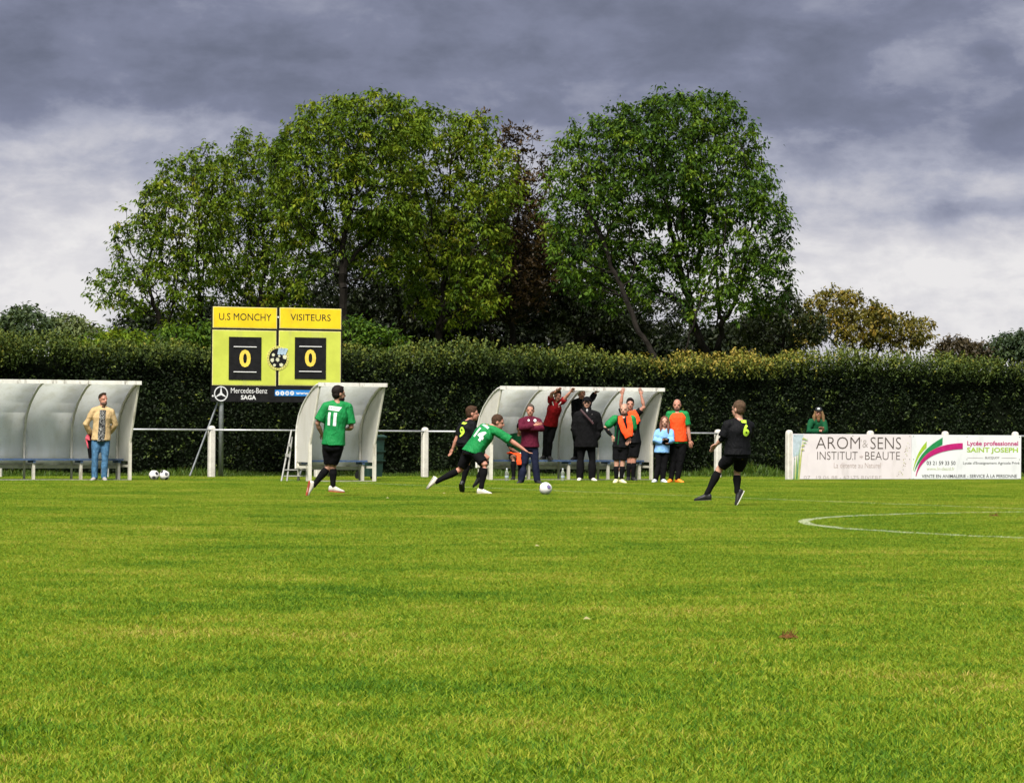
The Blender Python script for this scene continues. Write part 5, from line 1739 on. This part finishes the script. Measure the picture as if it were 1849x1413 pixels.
# number fourteen
pD = person('green shirted number fourteen lunging forward with arm stretched towards the ball', C4, (800, 1305), 58, (690, 800), (885, 525), (982, 478, 95, 0),
            dict(shr=(965, 580, -.16), elr=(1120, 680, -.2), wrr=(1262, 775, 0), ell=(800, 700, .3), wrl=(760, 800, .5)),
            dict(knl=(560, 1000, .45), knr=(835, 950, -.4), anl=(290, 1135, 0), anr=(790, 1215, -.2), tol=(210, 1265, 0), tor=flat(88, -3)),
            [('shirt', GREEN, .95, -.04, .020), ('shorts', BLACKC, .84), ('socks', BLACKC, .12), ('shoes', SHOE_W, SOLE_L)],
            H=1.82, hair=('crop', BROWN_HAIR), skin_m=SK_RUDDY, fat=1.24, head_pitch=-12, group='players on the pitch')
nb = (-pD['Fs'] * .8 + Vector((-.1, -.8, .5))).normalized()
print_on(pD, pD['parts']['shirt'], '14', (775, 605), .20, .19, KWHITE, nb, bold=.05, tilt=-.05)
print_on(pD, pD['parts']['shirt'], '', (835, 512), 0, 0, plain('pale_green_print', (.35, .6, .5), .6), nb, name='name_panel', poly=[(-.09, -.025), (.09, -.025), (.09, .025), (-.09, .025)])

SG_ = 'staff and substitutes at the crowded dugout'
# coach
pE = person('coach in maroon top with folded arms grinning in front of the dugout', C4, (1320, 1190), 180, (1330, 790), (1335, 472), (1336, 392, 182),
            dict(elr=(1238, 585, -.8), wrr=(1388, 556, -.1), ell=(1466, 590, -.75), wrl=(1325, 588, -.1)),
            dict(knr=(1275, 985, -.2), knl=(1392, 985, -.2), anr=(1235, 1160), anl=(1412, 1160), tor=flat(205), tol=flat(150)),
            [('sweater', MAROON, 1.93, -.03, .026), ('trousers', NAVY, .07), ('shoes', SHOE_B, SOLE_D), ('collar', MAROON)],
            H=1.74, hair=('crop', GREY_HAIR), skin_m=SK_RUDDY, fat=1.10, group=SG_)
for px_, py_, rr in ((1388, 502, .032), (1318, 500, .022)):
    print_on(pE, pE['parts']['sweater'], '', (px_, py_), 0, 0, KWHITE, pE['Fs'], name='badge', poly=circle(0, 0, rr, 10))

BENCH_Y = lambda px: along(px, DUG_R.location + NN * .25).y
# seated substitute
pF = person('substitute in green and orange seated on the bench behind the coach', C4, (1180, 1160), 190, (1185, 880), (1215, 640), (1228, 575, 185),
            dict(elr=(1110, 790, -.3), wrr=(1235, 858, -.6), ell=(1290, 790, -.3), wrl=(1270, 860, -.6)),
            dict(knr=(1150, 905, -1), knl=(1235, 905, -1), anr=(1150, 1105, -.1), anl=(1220, 1105, -.1), tor=flat(190), tol=flat(175)),
            [('shirt', DGREEN, .85, -.02, .018), ('shorts', BLACKC, .55), ('socks', BLACKC, .14), ('shoes', SHOE_B, SOLE_L), ('watch', KWHITE, 'r'),
             ('drape', ORANGE, [[(1085, 850, -.22), (1120, 840, -.30), (1200, 860, -.36), (1240, 880, -.38)], [(1205, 880, -.40), (1210, 930, -.44), (1212, 975, -.44)]], .045)],
            H=1.76, hair=('short', DARK_HAIR), skin_m=SK_TAN, depth=BENCH_Y(935), ndy=-.15, hdy=-.06, head_pitch=-25, group=SG_)

# boy in red on the bench
pG = person('young man in red shirt standing on the bench holding the dugout roof', C4, (1520, 935), 186, (1560, 545), (1625, 285), (1640, 222, 178),
            dict(shr=(1560, 285, 0), shl=(1692, 290, 0), elr=(1572, 200, -.6), wrr=(1625, 172, -.5), ell=(1738, 232, -.4), wrl=(1782, 182, -.4)),
            dict(knr=(1510, 725, .8), knl=(1555, 730, .8), anr=(1492, 885, .8), anl=(1545, 890, .8), tor=flat(215), tol=flat(160)),
            [('shirt', RED, .55, -.03, .016), ('trousers', BLACKC, .055), ('shoes', SHOE_B, SOLE_D)],
            H=1.62, hair=('short', DARK_HAIR), skin_m=SK_RUDDY, floor=.462, depth=BENCH_Y(990) - .42, ndy=-.34, hdy=-.05, head_pitch=-10, group=SG_)
for s_ in (-1, 1):
    print_on(pG, pG['parts']['shirt'], '', (1625 + s_ * 38, 308), 0, 0, KWHITE, pG['Fs'], name='collar_flash', poly=[(-.008, -.045), (.010, -.045), (.008, .045), (-.010, .045)], tilt=-s_ * .5)
print_on(pG, pG['parts']['shirt'], '', (1655, 340), 0, 0, plain('pale_red_badge', (.6, .2, .2), .6), pG['Fs'], name='badge', poly=circle(0, 0, .024, 9))

# dark figure on the bench behind the coat
pH = person('man in black standing on the bench, face half hidden behind the hooded coat', C5, (385, 935), 185, (400, 560), (425, 270), (432, 205, 170),
            dict(shr=(352, 300, 0), shl=(500, 300, 0), elr=(345, 430, 0), wrr=(365, 540, -.3), ell=(552, 245, -.2), wrl=(582, 192, -.2)),
            dict(knr=(375, 740, .8), knl=(430, 740, .8), anr=(368, 890, .8), anl=(428, 890, .8), tor=flat(215), tol=flat(180)),
            [('jacket', BLACKC, 1.95, -.05, .022), ('trousers', BLACKC, .06), ('shoes', SHOE_B, SOLE_D)],
            H=1.70, hair=('short', plain('reddish_beanie', (.05, .014, .016), .9)), skin_m=SK_RUDDY, floor=.462, depth=BENCH_Y(1048) - .40, ndy=-.30, group=SG_)

# hooded coat
pI = person('bulky person in long black hooded coat, cap and glasses in front of the dugout', C5, (480, 1160), 182, (485, 720), (490, 395), (490, 300, 182),
            dict(shr=(390, 448, 0), shl=(594, 448, 0), elr=(352, 590, .1), wrr=(415, 700, -.2), ell=(628, 595, .1), wrl=(575, 705, -.2)),
            dict(knr=(420, 930, 0), knl=(550, 930, 0), anr=(412, 1122), anl=(545, 1125), tor=flat(190), tol=flat(150)),
            [('coat', COAT, 1.85, -.22, .05), ('trousers', BLACKC, .082), ('shoes', SHOE_W, SOLE_L), ('hood', COAT), ('cap', BLACKC), ('glasses', SHOE_B),
             ('strap', plain('strap_brown', (.05, .018, .022), .7), [(420, 372, -.23), (470, 430, -.27), (535, 500, -.28), (560, 530, -.28)], .022)],
            H=1.84, hair=None, skin_m=SK_FAIR, fat=1.28, group=SG_)
q = MB(); c_ = pI['shift'] @ pI['pix']((492, 384), pI['depth'] - .10); q.ball(c_, (.024, .02, .036), None, 12, 8); q.build('scarf', plain('pale_scarf', (.42, .42, .42), .8), pI['root'])
for px_, py_ in ((548, 428), (550, 500)):
    q = MB(); q.ball(pI['shift'] @ pI['pix']((px_, py_), pI['depth'] - .245), (.014, .014, .014), None, 8, 6); q.build('coat_button', plain('dull_button', (.10, .09, .09), .5), pI['root'])

# player reaching up behind
pK = person('substitute with both arms up gripping the dugout roof edge, orange bib over his chest', C5, (975, 1160), 186, (1000, 715), (975, 385), (970, 300, 180),
            dict(shr=(890, 395, 0), shl=(1058, 400, 0), elr=(866, 300, -.2), wrr=(882, 198, -.15), ell=(1122, 330, -.2), wrl=(1092, 198, -.15)),
            dict(knr=(962, 930, 0), knl=(1010, 930, 0), anr=(950, 1105), anl=(1000, 1110), tor=flat(185), tol=flat(160)),
            [('shirt', BLACKJ, .55, -.05, .018), ('shorts', BLACKC, .80), ('socks', BLACKC, .10), ('shoes', SHOE_B, SOLE_D),
             ('drape', ORANGE, [[(960, 375, -.13), (985, 430, -.17), (1010, 490, -.18), (1040, 530, -.18)], [(1000, 370, -.12), (1035, 430, -.16), (1050, 500, -.17)]], .055)],
            H=1.80, hair=('short', DARK_HAIR), skin_m=SK_RUDDY, group=SG_)

# bald player, hand on hip
pJ = person('bald substitute in green and black, hand on hip, orange bib round his neck', C5, (850, 1185), 188, (868, 760), (900, 440), (903, 358, 196),
            dict(shr=(800, 462, 0), shl=(990, 465, 0), elr=(690, 560, -.1), wrr=(772, 655, -.4), ell=(1010, 610, -.1), wrl=(965, 680, -.5)),
            dict(knr=(818, 955, 0), knl=(885, 955, 0), anr=(815, 1128), anl=(872, 1130), tor=flat(195), tol=flat(150)),
            [('shirt', BLACKJ, .55, -.06, .018), ('shorts', BLACKC, .80), ('socks', BLACKC, .16), ('shoes', SHOE_Y, SOLE_L), ('undersleeve', BLACKC, 'rl', 1.92),
             ('drape', ORANGE, [[(858, 425, -.13), (868, 500, -.19), (905, 600, -.22), (950, 665, -.23)], [(950, 425, -.13), (962, 500, -.19), (972, 580, -.22), (965, 650, -.23)]], .052)],
            H=1.76, hair=('shaved', plain('shaved_scalp', (.36, .20, .15), .5)), skin_m=SK_FAIR, beard=(STUBBLE, .8), group=SG_)
for px_, py_, w_, h_ in ((806, 620, .020, .17), (842, 660, .012, .16), (935, 700, .016, .10)):
    print_on(pJ, pJ['parts']['shirt'], '', (px_, py_), 0, 0, DGREEN, pJ['Fs'], name='green_panel', poly=[(-w_, -h_), (w_, -h_), (w_, h_), (-w_, h_)])
for sd_ in 'rl':
    sl = MB(); a_, b_ = pJ['J']['sh' + sd_], pJ['J']['el' + sd_]
    sl.tube([pJ['shift'] @ a_, pJ['shift'] @ a_.lerp(b_, .62)], [.094, .088], 14, True)
    link('sleeve', fuse(sl, 'sleeve', .013, 2), GREEN, pJ['root'])

# girl
pL = person('girl with long brown hair in sky blue sweater beside the orange bib man', C5, (1290, 1178), 176, (1325, 800), (1348, 580), (1352, 495, 182),
            dict(shr=(1275, 612, 0), shl=(1420, 612, 0), elr=(1243, 705, -.6), wrr=(1345, 728, -.2), ell=(1436, 712, -.6), wrl=(1385, 700, -.3)),
            dict(knr=(1283, 985, 0), knl=(1348, 985, 0), anr=(1250, 1128), anl=(1330, 1128), tor=flat(205), tol=flat(150)),
            [('sweater', SKYB, 1.8, -.18, .026), ('trousers', BLACKC, .058), ('shoes', SHOE_WB, SOLE_L), ('gloves', BLACKC, 'rl')],
            H=1.50, hair=('long', plain('chestnut_hair', (.13, .045, .022), .6, var=.3, scale=20, bump=.4, bscale=60)), skin_m=SK_FAIR, fat=.98, group=SG_)

# orange bib man
pM = person('bald bearded man in full orange bib, green sleeves and bright orange shoes', C5, (1470, 1178), 184, (1500, 705), (1490, 375), (1490, 300, 186),
            dict(shr=(1400, 400, 0), shl=(1585, 400, 0), elr=(1385, 560, .1), wrr=(1388, 690, -.2), ell=(1612, 560, .1), wrl=(1632, 690, -.2)),
            dict(knr=(1452, 930, 0), knl=(1528, 930, 0), anr=(1420, 1115), anl=(1495, 1115), tor=flat(205), tol=flat(140)),
            [('shirt', GREEN, .75, -.05, .016), ('bib', ORANGE, .030), ('shorts', BLACKC, .98), ('trousers', BLACKC, .056), ('shoes', SHOE_O, SHOE_O)],
            H=1.82, hair=('shaved', plain('shaved_scalp', (.36, .20, .15), .5)), skin_m=SK_RUDDY, beard=(STUBBLE, 1.0), fat=1.08, group=SG_)

# number six
pN = person('black shirted number six braced with legs apart beside the railing post', C6, (520, 1318), -26, (690, 790), (700, 415), (692, 300, -48),
            dict(ell=(520, 620, .1), wrl=(460, 680, .3), elr=(800, 620, .5), wrr=(660, 650, .8)),
            dict(knl=(488, 955, .4), knr=(680, 1000, .4), anl=(345, 1240, 0), anr=(682, 1215, -.1), tol=flat(-80, -3), tor=(630, 1315, -.2)),
            [('shirt', BLACKJ, .9, -.04, .018), ('shorts', BLACKC, .86), ('socks', BLACKC, .12), ('shoes', SHOE_B, dict(l=SOLE_D, r=SOLE_L)), ('undersleeve', BLACKC, 'l', 1.6)],
            H=1.82, hair=('crop', SANDY_HAIR), skin_m=SK_FAIR, fat=1.26, group='players on the pitch')
print_on(pN, pN['parts']['shirt'], '6', (782, 528), .12, .19, NEON, -pN['Fs'], bold=.04)
print_on(pN, pN['parts']['shirt'], '', (757, 432), 0, 0, NEON, -pN['Fs'], name='name_panel', poly=[(-.05, -.02), (.045, -.025), (.06, .022), (-.06, .022)])

# man leaning on the board
by_ = BA.y + .25
pO = person('bearded long haired man in cap and green top leaning on the board posts', C6, (1560, 1020), 186, (1585, 640), (1580, 385), (1585, 300, 184),
            dict(shr=(1500, 400, 0), shl=(1645, 405, 0), elr=(1470, 508, -.9), wrr=(1600, 500, -.3), ell=(1665, 508, -.9), wrl=(1640, 488, -.2)),
            dict(knr=(1550, 840, 0), knl=(1610, 840, 0), anr=(1545, 1000), anl=(1615, 1000), tor=flat(190), tol=flat(165)),
            [('sweater', DGREEN, 1.95, -.05, .02), ('trousers', BLACKC, .06), ('shoes', SHOE_B, SOLE_D), ('cap', SHOE_B, KWHITE)],
            H=1.76, hair=('locks', BLOND_HAIR), skin_m=SK_RUDDY, beard=(plain('ginger_beard', (.16, .075, .03), .8), 1.4), depth=along(1560 / 6.143 + 1220, BA).y + .75, ndy=-.30)
